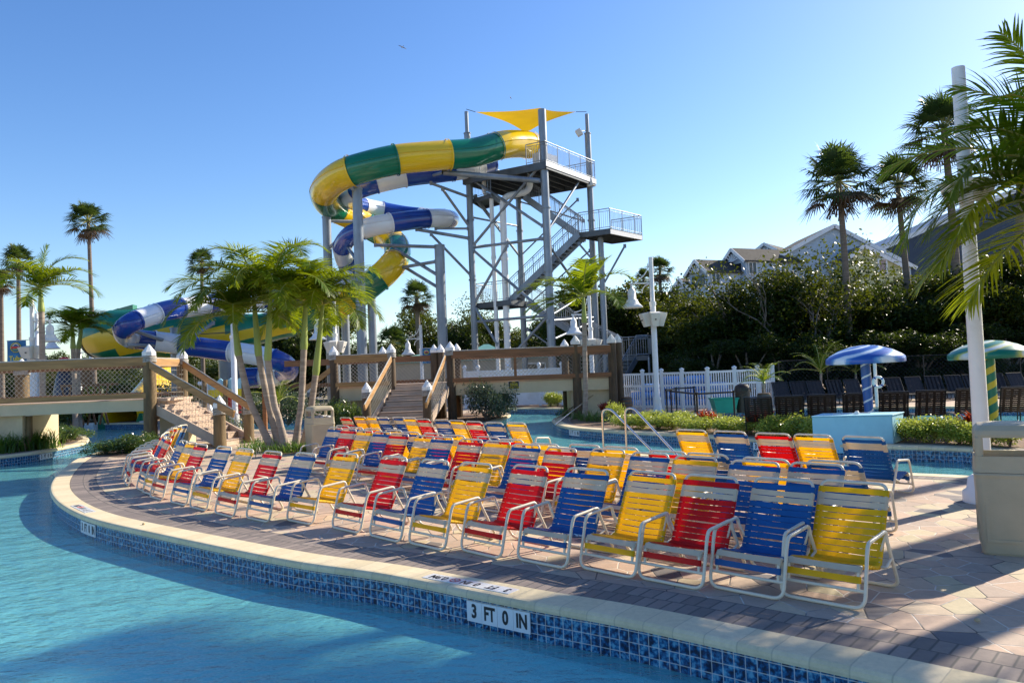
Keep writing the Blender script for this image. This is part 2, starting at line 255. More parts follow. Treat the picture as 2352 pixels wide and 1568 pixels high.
# ---------------------------------------------------------------- mesh helpers
ORG = {}
class MB:
    def __init__(s): s.v = []; s.f = []; s.mi = []; s.sm = []; s.uv = {}
    def add(s, vs, fs, mi=0, smooth=False):
        o = len(s.v); s.v += [tuple(x) for x in vs]
        for f in fs: s.f.append(tuple(o + i for i in f)); s.mi.append(mi); s.sm.append(smooth)
        return o
    def box(s, c, d, rz=0, mi=0, rot=None):
        m = rot if rot is not None else Matrix.Rotation(rz, 3, 'Z'); c = Vector(c); vs = []
        for x, y, z in ((-1, -1, -1), (1, -1, -1), (1, 1, -1), (-1, 1, -1), (-1, -1, 1), (1, -1, 1), (1, 1, 1), (-1, 1, 1)):
            vs.append(c + m @ Vector((x * d[0] / 2, y * d[1] / 2, z * d[2] / 2)))
        s.add(vs, ((3, 2, 1, 0), (4, 5, 6, 7), (0, 1, 5, 4), (1, 2, 6, 5), (2, 3, 7, 6), (3, 0, 4, 7)), mi)
    def bar(s, a, b, w, h, mi=0):
        a, b = Vector(a), Vector(b); d = b - a; L = d.length
        if L < 1e-6: return
        q = d.to_track_quat('Y', 'Z').to_matrix(); s.box((a + b) / 2, (w, L, h), mi=mi, rot=q)
    def tube(s, pts, r, n=8, mi=0, closed=False, cap=True, smooth=True):
        pts = [Vector(p) for p in pts]; k = len(pts); rs = r if isinstance(r, (list, tuple)) else [r] * k
        T = []
        for i in range(k):
            if closed: t = pts[(i + 1) % k] - pts[i - 1]
            else: t = pts[min(i + 1, k - 1)] - pts[max(i - 1, 0)]
            T.append(t.normalized() if t.length > 1e-9 else Vector((0, 0, 1)))
        up = Vector((0, 0, 1)) if abs(T[0].z) < .9 else Vector((1, 0, 0)); nn = (up - T[0] * up.dot(T[0])).normalized(); vs = []
        for i in range(k):
            nn = (nn - T[i] * nn.dot(T[i])); nn = nn.normalized() if nn.length > 1e-6 else T[i].orthogonal().normalized()
            b = T[i].cross(nn)
            for j in range(n):
                a = 2 * math.pi * j / n; vs.append(pts[i] + (nn * math.cos(a) + b * math.sin(a)) * rs[i])
        fs = [(i * n + j, i * n + (j + 1) % n, ((i + 1) % k) * n + (j + 1) % n, ((i + 1) % k) * n + j) for i in range(k if closed else k - 1) for j in range(n)]
        s.add(vs, fs, mi, smooth)
        if cap and not closed: s.add(vs[:n], [tuple(range(n - 1, -1, -1))], mi); s.add(vs[-n:], [tuple(range(n))], mi)
    def lathe(s, prof, c=(0, 0, 0), n=16, mi=0, smooth=True, capb=True, capt=True):
        c = Vector(c); vs = []; k = len(prof)
        for r, z in prof:
            for j in range(n): a = 2 * math.pi * j / n; vs.append(c + Vector((r * math.cos(a), r * math.sin(a), z)))
        s.add(vs, [(i * n + j, i * n + (j + 1) % n, (i + 1) * n + (j + 1) % n, (i + 1) * n + j) for i in range(k - 1) for j in range(n)], mi, smooth)
        if capb: s.add(vs[:n], [tuple(range(n - 1, -1, -1))], mi)
        if capt: s.add(vs[-n:], [tuple(range(n))], mi)
    def prism(s, poly, z0, z1, mi=0):
        n = len(poly); vs = [(x, y, z0) for x, y in poly] + [(x, y, z1) for x, y in poly]
        s.add(vs, [tuple(range(n - 1, -1, -1)), tuple(range(n, 2 * n))] + [(i, (i + 1) % n, n + (i + 1) % n, n + i) for i in range(n)], mi)
    def slab(s, poly3, th, mi=0):
        """flat polygon given in 3-D, extruded by vector th"""
        n = len(poly3); th = Vector(th); vs = [Vector(p) for p in poly3] + [Vector(p) + th for p in poly3]
        s.add(vs, [tuple(range(n - 1, -1, -1)), tuple(range(n, 2 * n))] + [(i, (i + 1) % n, n + (i + 1) % n, n + i) for i in range(n)], mi)
    def build(s, name, mats, parent=None, loc=(0, 0, 0), bevel=0, recalc=False):
        loc = Vector(loc)
        off = Vector(ORG.get(parent.name, (0, 0, 0))) if parent else loc
        me = bpy.data.meshes.new(name); me.from_pydata([(x[0] - off.x, x[1] - off.y, x[2] - off.z) for x in s.v], [], s.f)
        if not isinstance(mats, (list, tuple)): mats = [mats]
        for m in mats: me.materials.append(m)
        me.polygons.foreach_set('material_index', s.mi); me.polygons.foreach_set('use_smooth', s.sm)
        if s.uv:
            ul = me.uv_layers.new(name="UVMap"); flat = []
            for f in s.f:
                for i in f: flat += list(s.uv.get(i, (0, 0)))
            ul.data.foreach_set('uv', flat)
        me.update(); o = bpy.data.objects.new(name, me); col.objects.link(o)
        if parent: o.parent = parent; ORG[o.name] = tuple(off)
        else: o.location = loc; ORG[o.name] = tuple(loc)
        if bevel:
            b = o.modifiers.new("bevel", 'BEVEL'); b.width = bevel; b.segments = 2; b.limit_method = 'ANGLE'
        return o
def thing(name, label, cat, loc=(0, 0, 0), rz=0, group=None):
    o = bpy.data.objects.new(name, None); col.objects.link(o); o.empty_display_size = .2; o.location = loc; o.rotation_euler = (0, 0, rz)
    ORG[o.name] = tuple(loc); return tag(o, label, cat, group)
def tag(o, label, cat, group=None, kind=None):
    o["label"] = label; o["category"] = cat
    if group: o["group"] = group
    if kind: o["kind"] = kind
    return o
def struct(o): o["kind"] = "structure"; return o
def copy_tree(o, parent=None):
    c = o.copy(); col.objects.link(c)
    if parent: c.parent = parent
    for ch in list(KIDS.get(o.name, ())): copy_tree(ch, c)
    return c
KIDS = {}
def remember(o):
    KIDS[o.name] = [c for c in bpy.data.objects if c.parent == o]
    for c in KIDS[o.name]: remember(c)
def dup(o, loc, rz, label, group=None, s=None, cat=None):
    if o.name not in KIDS: remember(o)
    c = copy_tree(o); c.location = loc; c.rotation_euler = (0, 0, rz); c["label"] = label
    if group: c["group"] = group
    if cat: c["category"] = cat
    if s: c.scale = (s, s, s) if isinstance(s, (int, float)) else s
    return c
ORD = ["", "first", "second", "third", "fourth", "fifth", "sixth", "seventh", "eighth", "ninth", "tenth", "eleventh", "twelfth", "thirteenth", "fourteenth", "fifteenth", "sixteenth", "seventeenth", "eighteenth", "nineteenth", "twentieth", "twenty-first", "twenty-second", "twenty-third", "twenty-fourth", "twenty-fifth", "twenty-sixth", "twenty-seventh", "twenty-eighth"]
def catmull(pts, n=8, closed=False):
    pts = [Vector(p) for p in pts]; k = len(pts); out = []
    for i in range(k if closed else k - 1):
        if closed: p0, p1, p2, p3 = pts[i - 1], pts[i], pts[(i + 1) % k], pts[(i + 2) % k]
        else: p0, p1, p2, p3 = pts[max(i - 1, 0)], pts[i], pts[i + 1], pts[min(i + 2, k - 1)]
        for j in range(n):
            t = j / n; out.append(.5 * ((2 * p1) + (-p0 + p2) * t + (2 * p0 - 5 * p1 + 4 * p2 - p3) * t * t + (-p0 + 3 * p1 - 3 * p2 + p3) * t ** 3))
    if not closed: out.append(pts[-1])
    return out
def resample(pts, step, closed=False):
    pts = [Vector(p) for p in pts]
    if closed: pts = pts + [pts[0]]
    out = [pts[0].copy()]; acc = 0
    for a, b in zip(pts, pts[1:]):
        L = (b - a).length
        if L < 1e-9: continue
        d = step - acc
        while d <= L: out.append(a + (b - a) * (d / L)); d += step
        acc = L - (d - step)
    if closed:
        if (out[-1] - out[0]).length < step * .5: out.pop()
    else:
        if (out[-1] - pts[-1]).length < step * .4: out[-1] = pts[-1].copy()
        else: out.append(pts[-1].copy())
    return out
def fillet(pts, r, n=5):
    pts = [Vector(p) for p in pts]; out = [pts[0]]
    for a, b, c in zip(pts, pts[1:], pts[2:]):
        d1, d2 = (a - b), (c - b); rr = min(r, d1.length * .48, d2.length * .48); s_, e = b + d1.normalized() * rr, b + d2.normalized() * rr
        for i in range(n + 1): t = i / n; out.append((1 - t) ** 2 * s_ + 2 * t * (1 - t) * b + t * t * e)
    out.append(pts[-1]); return out
def text_mesh(s, size, extrude=.001, bold=0.0, align='CENTER'):
    c = bpy.data.curves.new("lettering", 'FONT'); c.body = s; c.size = size; c.extrude = extrude; c.offset = bold; c.align_x = align; c.align_y = 'CENTER'; c.resolution_u = 3
    o = bpy.data.objects.new("tmp", c); col.objects.link(o); dg = bpy.context.evaluated_depsgraph_get(); me = bpy.data.meshes.new_from_object(o.evaluated_get(dg))
    vs = [v.co.copy() for v in me.vertices]; fs = [tuple(p.vertices) for p in me.polygons]; bpy.data.objects.remove(o); bpy.data.curves.remove(c); bpy.data.meshes.remove(me); return vs, fs
def put_text(mb, s, size, org, xd, yd, sx=1.0, bold=0.0, mi=0, extrude=.001):
    vs, fs = text_mesh(s, size, extrude, bold); org, xd, yd = Vector(org), Vector(xd).normalized(), Vector(yd).normalized(); zd = xd.cross(yd)
    mb.add([org + xd * v.x * sx + yd * v.y + zd * v.z for v in vs], fs, mi)

# ---------------------------------------------------------------- pools (loops are the water-side edge of the coping, z = 0)
def gl(pp): return [G(u, v) for u, v in pp]
W1 = [Vector((9, -7, 0)), Vector((7.0, -2.2, 0)), Vector((4.6, 2.1, 0))] + gl([(2200, 1590), (1780, 1497), (1447, 1425), (1215, 1384), (1064, 1355), (861, 1316), (642, 1284), (340, 1222), (219, 1194), (160, 1171), (126, 1147), (114, 1122), (124, 1097), (151, 1070), (177, 1053), (211, 1042), (262, 1024), (310, 1006), (338, 987), (338, 972)]) + \
     gl([(250, 972), (157, 975), (172, 988), (196, 999), (205, 1009), (190, 1018), (165, 1023), (91, 1037), (0, 1048), (-160, 1066)]) + [Vector((-23, 14, 0)), Vector((-19, 5, 0)), Vector((-10, 1.0, 0)), Vector((0, .2, 0)), Vector((3.2, -3, 0)), Vector((5, -8, 0))]
W2 = gl([(1066, 996), (1110, 1006), (1178, 1014), (1320, 1028), (1447, 1040), (1700, 1058), (1900, 1073), (2059, 1084), (2228, 1092), (2600, 1117)]) + [Vector((17, 6.5, 0)), Vector((19, 8.5, 0))] + \
     gl([(2700, 1060), (2225, 1030), (2043, 1024), (1865, 1017), (1728, 1008), (1580, 998), (1435, 991), (1366, 986), (1301, 980), (1274, 971), (1268, 963), (1284, 955), (1312, 948), (1330, 941), (1290, 937.5), (1220, 936.5), (1144, 938), (1150, 944), (1173, 951), (1159, 960), (1135, 969), (1092, 980)])
W3 = gl([(548, 966), (545, 983), (620, 986), (700, 985), (725, 975), (705, 962), (640, 957), (575, 957)])
W4 = gl([(1590, 958), (1640, 965), (1760, 968), (2000, 972), (2300, 974), (2700, 978), (2740, 940), (2352, 933), (2100, 934), (1900, 936), (1790, 939), (1700, 943), (1620, 950)])
def smooth_loop(L):
    pts = resample(catmull(L, 10, True), .22, True)
    A = sum(a.x * b.y - b.x * a.y for a, b in zip(pts, pts[1:] + pts[:1])) / 2
    if A < 0: pts.reverse()          # counter-clockwise: the land lies to the right of travel
    return pts
LOOPS = [smooth_loop(L) for L in (W1, W2, W3, W4)]
def normals(L):
    n = len(L); out = []
    for i in range(n):
        t = (L[(i + 2) % n] - L[i - 2]); t.z = 0; t.normalize(); out.append(Vector((t.y, -t.x, 0)))   # towards land
    return out
def sweep(L, prof, name, mats, mis=None, uvl=False):
    nr = normals(L); n = len(L); k = len(prof); mb = MB(); s = 0; S = []
    for i in range(n): S.append(s); s += (L[(i + 1) % n] - L[i]).length
    acc = [0]
    for a, b in zip(prof, prof[1:]): acc.append(acc[-1] + math.hypot(a[0] - b[0], a[1] - b[1]))
    vs = []
    for i in range(n + 1):
        j = i % n
        for q, (o, z) in enumerate(prof): p = L[j] + nr[j] * o; vs.append((p.x, p.y, z)); mb.uv[len(vs) - 1] = ((S[j] if i < n else s), acc[q])
    fs = []; mm = []
    for i in range(n):
        for q in range(k - 1): fs.append((i * k + q, (i + 1) * k + q, (i + 1) * k + q + 1, i * k + q + 1)); mm.append(mis[q] if mis else 0)
    mb.add(vs, fs, 0, False); mb.mi = mm
    return mb.build(name, mats)
def inside(p, L):
    x, y = p[0], p[1]; c = False; n = len(L)
    for i in range(n):
        a, b = L[i], L[i - 1]
        if (a.y > y) != (b.y > y) and x < (b.x - a.x) * (y - a.y) / (b.y - a.y) + a.x: c = not c
    return c
def fill(outer, holes, z, name, mat):
    vs = []; es = []
    for L in [outer] + holes:
        o = len(vs); vs += [Vector((p.x, p.y)) for p in L]; es += [(o + i, o + (i + 1) % len(L)) for i in range(len(L))]
    v2, e2, f2, *_ = geometry.delaunay_2d_cdt(vs, es, [], 1, 1e-5); fs = []
    for f in f2:
        c = sum((v2[i] for i in f), Vector((0, 0))) / len(f)
        if any(inside(c, h) for h in holes) or not inside(c, outer): continue
        a = sum(v2[f[i - 1]].x * v2[f[i]].y - v2[f[i]].x * v2[f[i - 1]].y for i in range(len(f)))
        fs.append(tuple(f) if a > 0 else tuple(reversed(f)))
    mb = MB(); mb.add([(p.x, p.y, z) for p in v2], fs); return struct(mb.build(name, mat))
off = lambda L, d: [p + q * d for p, q in zip(L, normals(L))]
DK = [Vector((-70, -12, 0)), Vector((70, -12, 0)), Vector((70, 60, 0)), Vector((-70, 60, 0))]
fill(DK, [off(L, .16) for L in LOOPS], 0, "pool_deck", M['paver'])
BIG = 1500
mb = MB(); mb.add([(-BIG, -BIG, -.02), (BIG, -BIG, -.02), (BIG, BIG, -.02), (-BIG, BIG, -.02), (-70, -12, -.02), (70, -12, -.02), (70, 60, -.02), (-70, 60, -.02)],
                 [(0, 1, 5, 4), (1, 2, 6, 5), (2, 3, 7, 6), (3, 0, 4, 7)]); struct(mb.build("ground", M['soil']))
for i, L in enumerate(LOOPS):
    big = i < 2
    struct(sweep(L, [(.04, -.075), (.006, -.062), (0, -.04), (.004, -.014), (.024, .004), (.05, .008), (.33, .008), (.334, -.03)], "pool_coping", M['coping']))
    struct(sweep(L, [(.03, -1.15), (.03, -.40), (.03, -.07)], "pool_wall", [M['plaster'], M['tile']], [0, 1]))
    fill(off(L, .035), [], -.30, "water", M['water']); fill(off(L, .04), [], -1.1, "pool_floor", M['plaster'])
    if big: struct(sweep(L, [(.336, .004), (.80 if i == 0 else .62, .004)], "brick_border", M['border']))
# planting beds (mulch sheets 8 mm above the deck)
def bed(pp, name="planting_bed", mat='mulch', z=.010):
    L = resample(catmull(gl(pp), 6, True), .3, True)
    A = sum(a.x * b.y - b.x * a.y for a, b in zip(L, L[1:] + L[:1]))
    if A < 0: L.reverse()
    return fill(L, [], z, name, M[mat])
bed([(1320, 975), (1435, 984), (1600, 991), (1728, 1000), (1865, 1009), (2043, 1016), (2225, 1021), (2600, 1040), (2600, 1000), (2200, 985), (1900, 978), (1700, 970), (1500, 962), (1330, 957)])
bed([(0, 1040), (91, 1029), (160, 1016), (190, 1008), (180, 1000), (150, 985), (110, 985), (40, 1005), (-60, 1020)])
bed([(225, 1046), (300, 1049), (345, 1040), (342, 1012), (315, 1014), (262, 1032)])
bed([(1150, 950), (1160, 953), (1130, 964), (1080, 975), (1050, 985), (1045, 960), (1080, 948)])
bed([(600, 1036), (640, 1043), (700, 1040), (712, 1028), (680, 1020), (610, 1024)])
bed([(1150, 935), (1290, 935), (1330, 934), (1330, 931), (1150, 931)])
bed([(100, 968), (330, 968), (330, 962), (100, 962)])

# ---------------------------------------------------------------- strap pool chairs (origin: middle of the front ground bar, faces -Y)
ZR = .82
def chair_frame():
    pr = {}
    wl = .322
    a = MB(); a.tube(fillet([(-wl, .10, .40), (-wl, .0, .015), (wl, .0, .015), (wl, .10, .40)], .09, 5), .0145, 8); pr['front_leg'] = a
    a = MB(); a.tube(fillet([(-wl, .52, .42), (-wl, .74, .015), (wl, .74, .015), (wl, .52, .42)], .09, 5), .0145, 8); pr['rear_leg'] = a
    for nm, sx in (('armrest', -1), ('armrest', 1)):
        a = MB(); a.tube(fillet([(sx * wl, .098, .392), (sx * wl, .13, .47), (sx * wl, .50, .50), (sx * wl, .522, .416)], .075, 6), .0155, 8); pr[nm + str(sx)] = a
    a = MB(); ws = .268
    a.tube(fillet([(-ws, .042, .17), (-ws, .062, .305), (-ws, .47, .215), (-ws, .765, ZR), (ws, .765, ZR), (ws, .47, .215), (ws, .062, .305), (ws, .042, .17)], .075, 6), .0135, 8)
    a.tube([(-wl, .034, .135), (wl, .034, .135)], .013, 8); a.tube([(-ws, .045, .19), (-ws, .036, .135)], .013, 6); a.tube([(ws, .045, .19), (ws, .036, .135)], .013, 6)
    a.tube([(-wl, .47, .222), (wl, .47, .222)], .012, 8)
    for sx in (-1, 1): a.tube([(sx * wl, .47, .222), (sx * wl, .595, .27)], .012, 6); a.tube([(sx * ws, .525, .33), (sx * wl, .505, .47)], .010, 6)
    pr['seat_frame'] = a
    return pr
def strap(mb, c, t, nrm, w, mi, hw=.281, sag=.006, tw=0.0):
    """one flat strap wrapped round both rails; c centre, t direction along the rails, nrm sitter-side normal"""
    c, t, nrm = Vector(c), Vector(t), Vector(nrm); X = Vector((1, 0, 0)); path = []
    for i in range(4): a = math.pi * (1.3 - .8 * i / 3 * 1.62); path.append((-hw + .004 + .017 * math.cos(a), .017 * math.sin(a)))
    path = [(-hw + .045, -.0165), (-hw + .012, -.0165), (-hw - .003, -.010), (-hw - .005, 0), (-hw + .001, .012), (-hw + .013, .0165), (-.12, .0165 - sag * .8), (0, .0165 - sag), (.12, .0165 - sag * .8),
            (hw - .013, .0165), (hw - .001, .012), (hw + .005, 0), (hw + .003, -.010), (hw - .012, -.0165), (hw - .045, -.0165)]
    th = .0022; n = len(path); vs = []
    for x, z in path:
        k = 1 - abs(x) / hw; o = tw * k
        for e, q in ((-w / 2, th), (w / 2, th), (w / 2, -th), (-w / 2, -th)):
            sgn = 1 if z > 0 or abs(x) < hw - .05 else 1
            vs.append(c + X * (x + (q if abs(z) < .013 and abs(x) > hw - .02 else 0) * (1 if x > 0 else -1)) + t * (e * (1 - .08 * k) + o) + nrm * (z + (q if not (abs(z) < .013 and abs(x) > hw - .02) else 0)))
    fs = []
    for i in range(n - 1):
        for j in range(4): fs.append((i * 4 + j, i * 4 + (j + 1) % 4, (i + 1) * 4 + (j + 1) % 4, (i + 1) * 4 + j))
    fs += [(3, 2, 1, 0), tuple((n - 1) * 4 + j for j in range(4))]; mb.add(vs, fs, mi, False)
def straps(seed):
    r = random.Random(seed); back, seat = MB(), MB()
    p0, p1 = Vector((0, .47, .215)), Vector((0, .765, ZR)); t = (p1 - p0).normalized(); nr = Vector((0, -t.z, t.y)); L = (p1 - p0).length
    for i in range(11):
        c = p1 - t * (.078 + i * .0548); mi = 1 if i in (1, 2) else 0
        strap(back, c, t, nr, .0495, mi, sag=.004 + .006 * r.random(), tw=r.uniform(-.005, .005))
    q0, q1 = Vector((0, .062, .305)), Vector((0, .47, .215)); t2 = (q1 - q0).normalized(); n2 = Vector((0, -t2.z, t2.y))
    if n2.z < 0: n2 = -n2
    for i in range(6):
        c = q0 + t2 * (.085 + i * .058); strap(seat, c, t2, n2, .052, 0, sag=.008 + .005 * r.random(), tw=r.uniform(-.005, .005))
    tf = Vector((0, .012, .07)).normalized(); strap(seat, Vector((0, .047, .212)), tf, Vector((0, -tf.z, tf.y)), .050, 0, sag=.002)
    tf = Vector((0, .048, .05)).normalized(); strap(seat, Vector((0, .072, .276)), tf, Vector((0, -tf.z, tf.y)), .054, 1, sag=.003)
    # crease strap where seat turns into back
    tc = (t + t2).normalized(); strap(seat, Vector((0, .447, .236)), tc, Vector((0, -tc.z, tc.y)), .046, 0, sag=.004)
    return back, seat
CN = {'Y': 'yellow', 'B': 'blue', 'R': 'red'}
FRM = chair_frame(); PROTO = {}
def proto_chair(cc, var):
    root = thing("pool_chair", "", "chair", group="strap pool chairs set out in rows on the island deck")
    for nm, mbb in FRM.items():
        nm2 = nm.rstrip('-1') if nm.startswith('armrest') else nm
        if nm not in PROTO: o = mbb.build(nm2, M['frame'], root); PROTO[nm] = o.data
        else: o = bpy.data.objects.new(nm2, PROTO[nm]); col.objects.link(o); o.parent = root
    back, seat = straps(var * 7 + ord(cc)); mats = [M[CN[cc]], M['beige']]
    back.build("backrest", mats, root); seat.build("seat", mats, root); return root
CH = {}
def place_chair(px, fx, fy, cc, label, dx=0, slack=0):
    f = Vector((fx, fy, 0)).normalized(); rim = G(px[0], px[1], ZR); loc = rim + f * .765; loc.z = .008 if False else .0015
    rz = math.atan2(f.x, -f.y); key = (cc, random.randrange(2)); rz += random.uniform(-.03, .03)
    if key not in CH:
        CH[key] = o = proto_chair(*key); o.location = loc; o.rotation_euler = (0, 0, rz); o["label"] = label; o["used"] = 1; remember(o)
    else: dup(CH[key], loc, rz, label)
rowA = [(1967, 1108, 'Y'), (1803, 1101, 'B'), (1638, 1094, 'R'), (1499, 1085, 'Y'), (1354, 1078, 'B'), (1217, 1070, 'R'), (1095, 1064, 'Y'), (999, 1057, 'B'), (906, 1049, 'R'), (799, 1042, 'Y'), (704, 1041, 'B'), (627, 1037, 'R'), (564, 1031, 'Y'), (516, 1026, 'B'), (464, 1021, 'R'), (442, 1016, 'Y'), (422, 1012, 'B'), (389, 1007, 'R'), (380, 1002, 'B'), (374, 998, 'R'), (383, 993, 'B'), (390, 988, 'Y'), (397, 984, 'R'), (405, 980, 'Y'), (417, 976.5, 'B')]
angA = [(-.72, -.695)] * 8 + [(-.70, -.71)] * 6 + [(-.74, -.67), (-.77, -.64), (-.80, -.60), (-.84, -.54), (-.88, -.47), (-.94, -.34), (-.98, -.2), (-1, -.1), (-1, 0), (-.99, .1), (-.98, .2)]
for i, (u, v, c) in enumerate(rowA):
    place_chair((u, v), *angA[i], c, f"{CN[c]} strap chair, {ORD[i+1]} from the near end of the front row")
rowB = [(1877, 1065, 'B'), (1737, 1060, 'B'), (1600, 1049, 'Y'), (1492, 1041, 'B'), (1396, 1031.5, 'Y'), (1289, 1029, 'R'), (1210, 1021, 'B'), (1146, 1013, 'Y'), (1083, 1009, 'R'), (1018, 1004, 'B'), (976, 1001, 'Y'), (920, 996, 'R'), (880, 992, 'B'), (839, 988.7, 'Y'), (803, 985, 'R'), (771, 982, 'B')]
for i, (u, v, c) in enumerate(rowB):
    place_chair((u, v), -.72, -.69, c, f"{CN[c]} strap chair, {ORD[i+1]} from the near end of the second row")
rowC = [(1905, 1062, 'B'), (1756, 1056, 'Y'), (1619, 1045, 'B'), (1527, 1039, 'R'), (1418, 1029, 'Y'), (1335, 1024, 'B'), (1246, 1022, 'Y'), (1170, 1012, 'R'), (1116, 1006, 'B'), (1036, 1002, 'Y'), (989, 998, 'R'), (937, 995, 'B'), (898, 990, 'Y'), (850, 987, 'R'), (814, 984, 'B'), (782, 980, 'R')]
for i, (u, v, c) in enumerate(rowC):
    place_chair((u + 4, v - 2.5), .72, .69, c, f"{CN[c]} strap chair seen from behind, {ORD[i+1]} from the near end of the third row")
rowD = [(1984, 1003, 'B'), (1866, 998.4, 'Y'), (1775, 995.7, 'R'), (1673.6, 991, 'B'), (1583, 987.4, 'Y'), (1183.6, 970.5, 'Y'), (1134, 970.5, 'B'), (1088, 968, 'R'), (1048.5, 965.6, 'Y'), (1012, 965, 'B'), (971, 962, 'R'), (939.5, 960, 'Y'), (915, 958, 'B'), (877, 958, 'B'), (854, 957, 'Y'), (824, 957, 'Y'), (793, 959, 'R')]
for i, (u, v, c) in enumerate(rowD):
    place_chair((u, v), .73, .69, c, f"{CN[c]} strap chair facing the far channel, {ORD[i+1]} from the near end of the back row")
# depth markers --------------------------------------------------------------
def nearest(L, p): return min(range(len(L)), key=lambda i: (L[i].x - p.x) ** 2 + (L[i].y - p.y) ** 2)
def marker(li, px, label, flat=False, tile=.170):
    L = LOOPS[li]; p = G(*px); i = nearest(L, p); nr = normals(L); n = nr[i]; t = Vector((-n.y, n.x, 0)); # t: +u direction
    wd = -n                                            # towards the water (viewer side)
    xd = Vector((0, 0, 1)).cross(wd) * 1.0             # reading direction seen from the water: x such that x cross z = -wd
    xd = -wd.cross(Vector((0, 0, 1)))
    root = thing("depth_marker", label, "depth marker", L[i], group="pool depth markers"); c = L[i] - n * -.022
    pl, tx = MB(), MB(); zc = -.170
    for j, s in enumerate(("3", "FT", "0", "IN")):
        k = nearest(L, L[i] + xd * (j - 1.5) * tile); nn = nr[k]; x2 = -(-nn).cross(Vector((0, 0, 1))); q = L[k] + nn * .021; q = q + x2 * ((L[i] + xd * (j - 1.5) * tile - L[k]).dot(x2)); q.z = zc
        pl, tx = MB(), MB(); pl.box(q, (tile - .004, .010, tile * 1.0), rot=Matrix((x2, nn, Vector((0, 0, 1)))).transposed()); q2 = q - nn * .0065
        put_text(tx, s, tile * .92, q2, x2, (0, 0, 1), .80 if len(s) == 1 else .72, .0055)
        tl = pl.build("tile", M['mtile'], root); ORG[tl.name] = ORG[root.name]; tx.build("lettering", M['ink'], tl)
    return root
marker(0, (1139, 1370), "large white 3 FT 0 IN depth marker set in the near blue tile band")
marker(0, (199, 1188), "white 3 FT 0 IN marker on the island wall at the far left curve")
marker(1, (1321, 982), "white 3 FT 0 IN marker on the planter curve beside the bridge")
marker(1, (1748, 1009), "white 3 FT 0 IN marker behind the red chair of the back row")
marker(0, (111, 1034), "white 3 FT 0 IN marker under the left planter by the bridge")
def top_marker(px, label, L=LOOPS[0]):
    p = G(*px); i = nearest(L, p); nr = normals(L); n = nr[i]; xd = Vector((0, 0, 1)).cross(n); c = L[i] + n * .165
    # read from the deck side: letters' up points to the water
    yd = -n; xr = yd.cross(Vector((0, 0, 1))); root = thing("coping_marker", label, "depth marker", (c.x, c.y, .008)); pl = MB(); c.z = .0105
    pl.box(c, (1.02, .15, .005), rot=Matrix((xr, yd, Vector((0, 0, 1)))).transposed()); pl.build("plate", M['mtile'], root)
    tx = MB(); c.z = .0135
    for s, x in (("3", -.44), ("FT", -.27), ("0", -.10), ("IN", .03), ("0.9M", .36)): put_text(tx, s, .125, c + xr * x, xr, yd, .8, .004, 0, .0008)
    tx.build("lettering", M['ink'], root); rr = MB(); q = c + xr * .165
    rr.tube([q + xr * math.cos(a) * .048 + yd * math.sin(a) * .048 for a in [2 * math.pi * j / 20 for j in range(20)]], .004, 5, closed=True)
    rr.bar(q + xr * .033 + yd * .033, q - xr * .033 - yd * .033, .008, .002); rr.bar(q - xr * .033 + yd * .033, q + xr * .033 - yd * .033, .007, .002)
    rr.build("no_diving_symbol", M['redink'], root)
top_marker((1115, 1338), "white 3 FT 0 IN 0.9M marker lying on the near coping, upside down")
top_marker((205, 1166), "white depth marker lying on the coping at the left curve")
top_marker((168, 1050), "white depth marker lying on coping at the island's far left edge")

# ---------------------------------------------------------------- bridges
def cap_and_lashing(root, pile, x, y, zt, r, rope=True):
    m = MB(); m.lathe([(r * 1.12, zt - .02), (r * 1.12, zt + .10), (r * .98, zt + .13), (.015, zt + .34)], (x, y, 0), 8, smooth=False)
    c = m.build("cap", M['white'], pile); 
    if rope:
        m = MB()
        for k in range(4): m.tube([(x + math.cos(a) * (r * 1.06), y + math.sin(a) * (r * 1.06), zt - .06 - k * .045 + .01 * math.sin(a * 2 + k)) for a in [2 * math.pi * j / 14 for j in range(14)]], .022, 5, closed=True)
        m.build("lashing", M['rope'], pile)
def pile(root, x, y, zt, r=.17, rope=True, z0=0, mt=None):
    mt = mt or ('pileshade' if root is cb else 'pile')
    m = MB(); ph = random.random() * 6
    m.tube([(x + .01 * math.sin(ph + z * 2), y, z0 + (zt - z0) * z) for z in (0, .2, .4, .6, .8, 1)], [r * 1.06, r * 1.04, r * 1.02, r, r * .98, r * .96], 14)
    p = m.build("pile", M[mt], root); ORG[p.name] = ORG[root.name]; cap_and_lashing(root, p, x, y, zt, r, rope); return p
def rope_net(name, root, a, b, c, d, sp=.085, wd=.0085, square=False, mat='net'):
    """net in the quad a(bottom start) b(bottom end) c(top end) d(top start); thin crossed cords"""
    a, b, c, d = map(Vector, (a, b, c, d)); L = (b - a).length; H = (d - a).length; m = MB(); nr = (b - a).cross(d - a).normalized()
    def pt(s, t): s /= L; t /= H; return (a * (1 - s) + b * s) * (1 - t) + (d * (1 - s) + c * s) * t
    def seg(s0, t0, s1, t1):
        n = max(1, int(math.hypot(s1 - s0, t1 - t0) / .5)); q = [pt(s0 + (s1 - s0) * i / n, t0 + (t1 - t0) * i / n) + nr * random.uniform(-.008, .008) for i in range(n + 1)]; m.tube(q, wd * .5, 3, cap=False, smooth=False)
    if square:
        k = int(L / sp)
        for i in range(k + 1): s = L * i / k; seg(s, 0, min(L, s + .06), H)
        k = int(H / sp)
        for i in range(k + 1): t = H * i / k; seg(0, t, L, t)
    else:
        s = -H
        while s < L:
            s0, t0 = (s, 0) if s >= 0 else (0, -s); s1, t1 = (s + H, H) if s + H <= L else (L, L - s)
            seg(s0, t0, s1, t1); seg(L - s0, t0, L - s1, t1); s += sp * 1.41
    return m.build(name, M[mat], root)
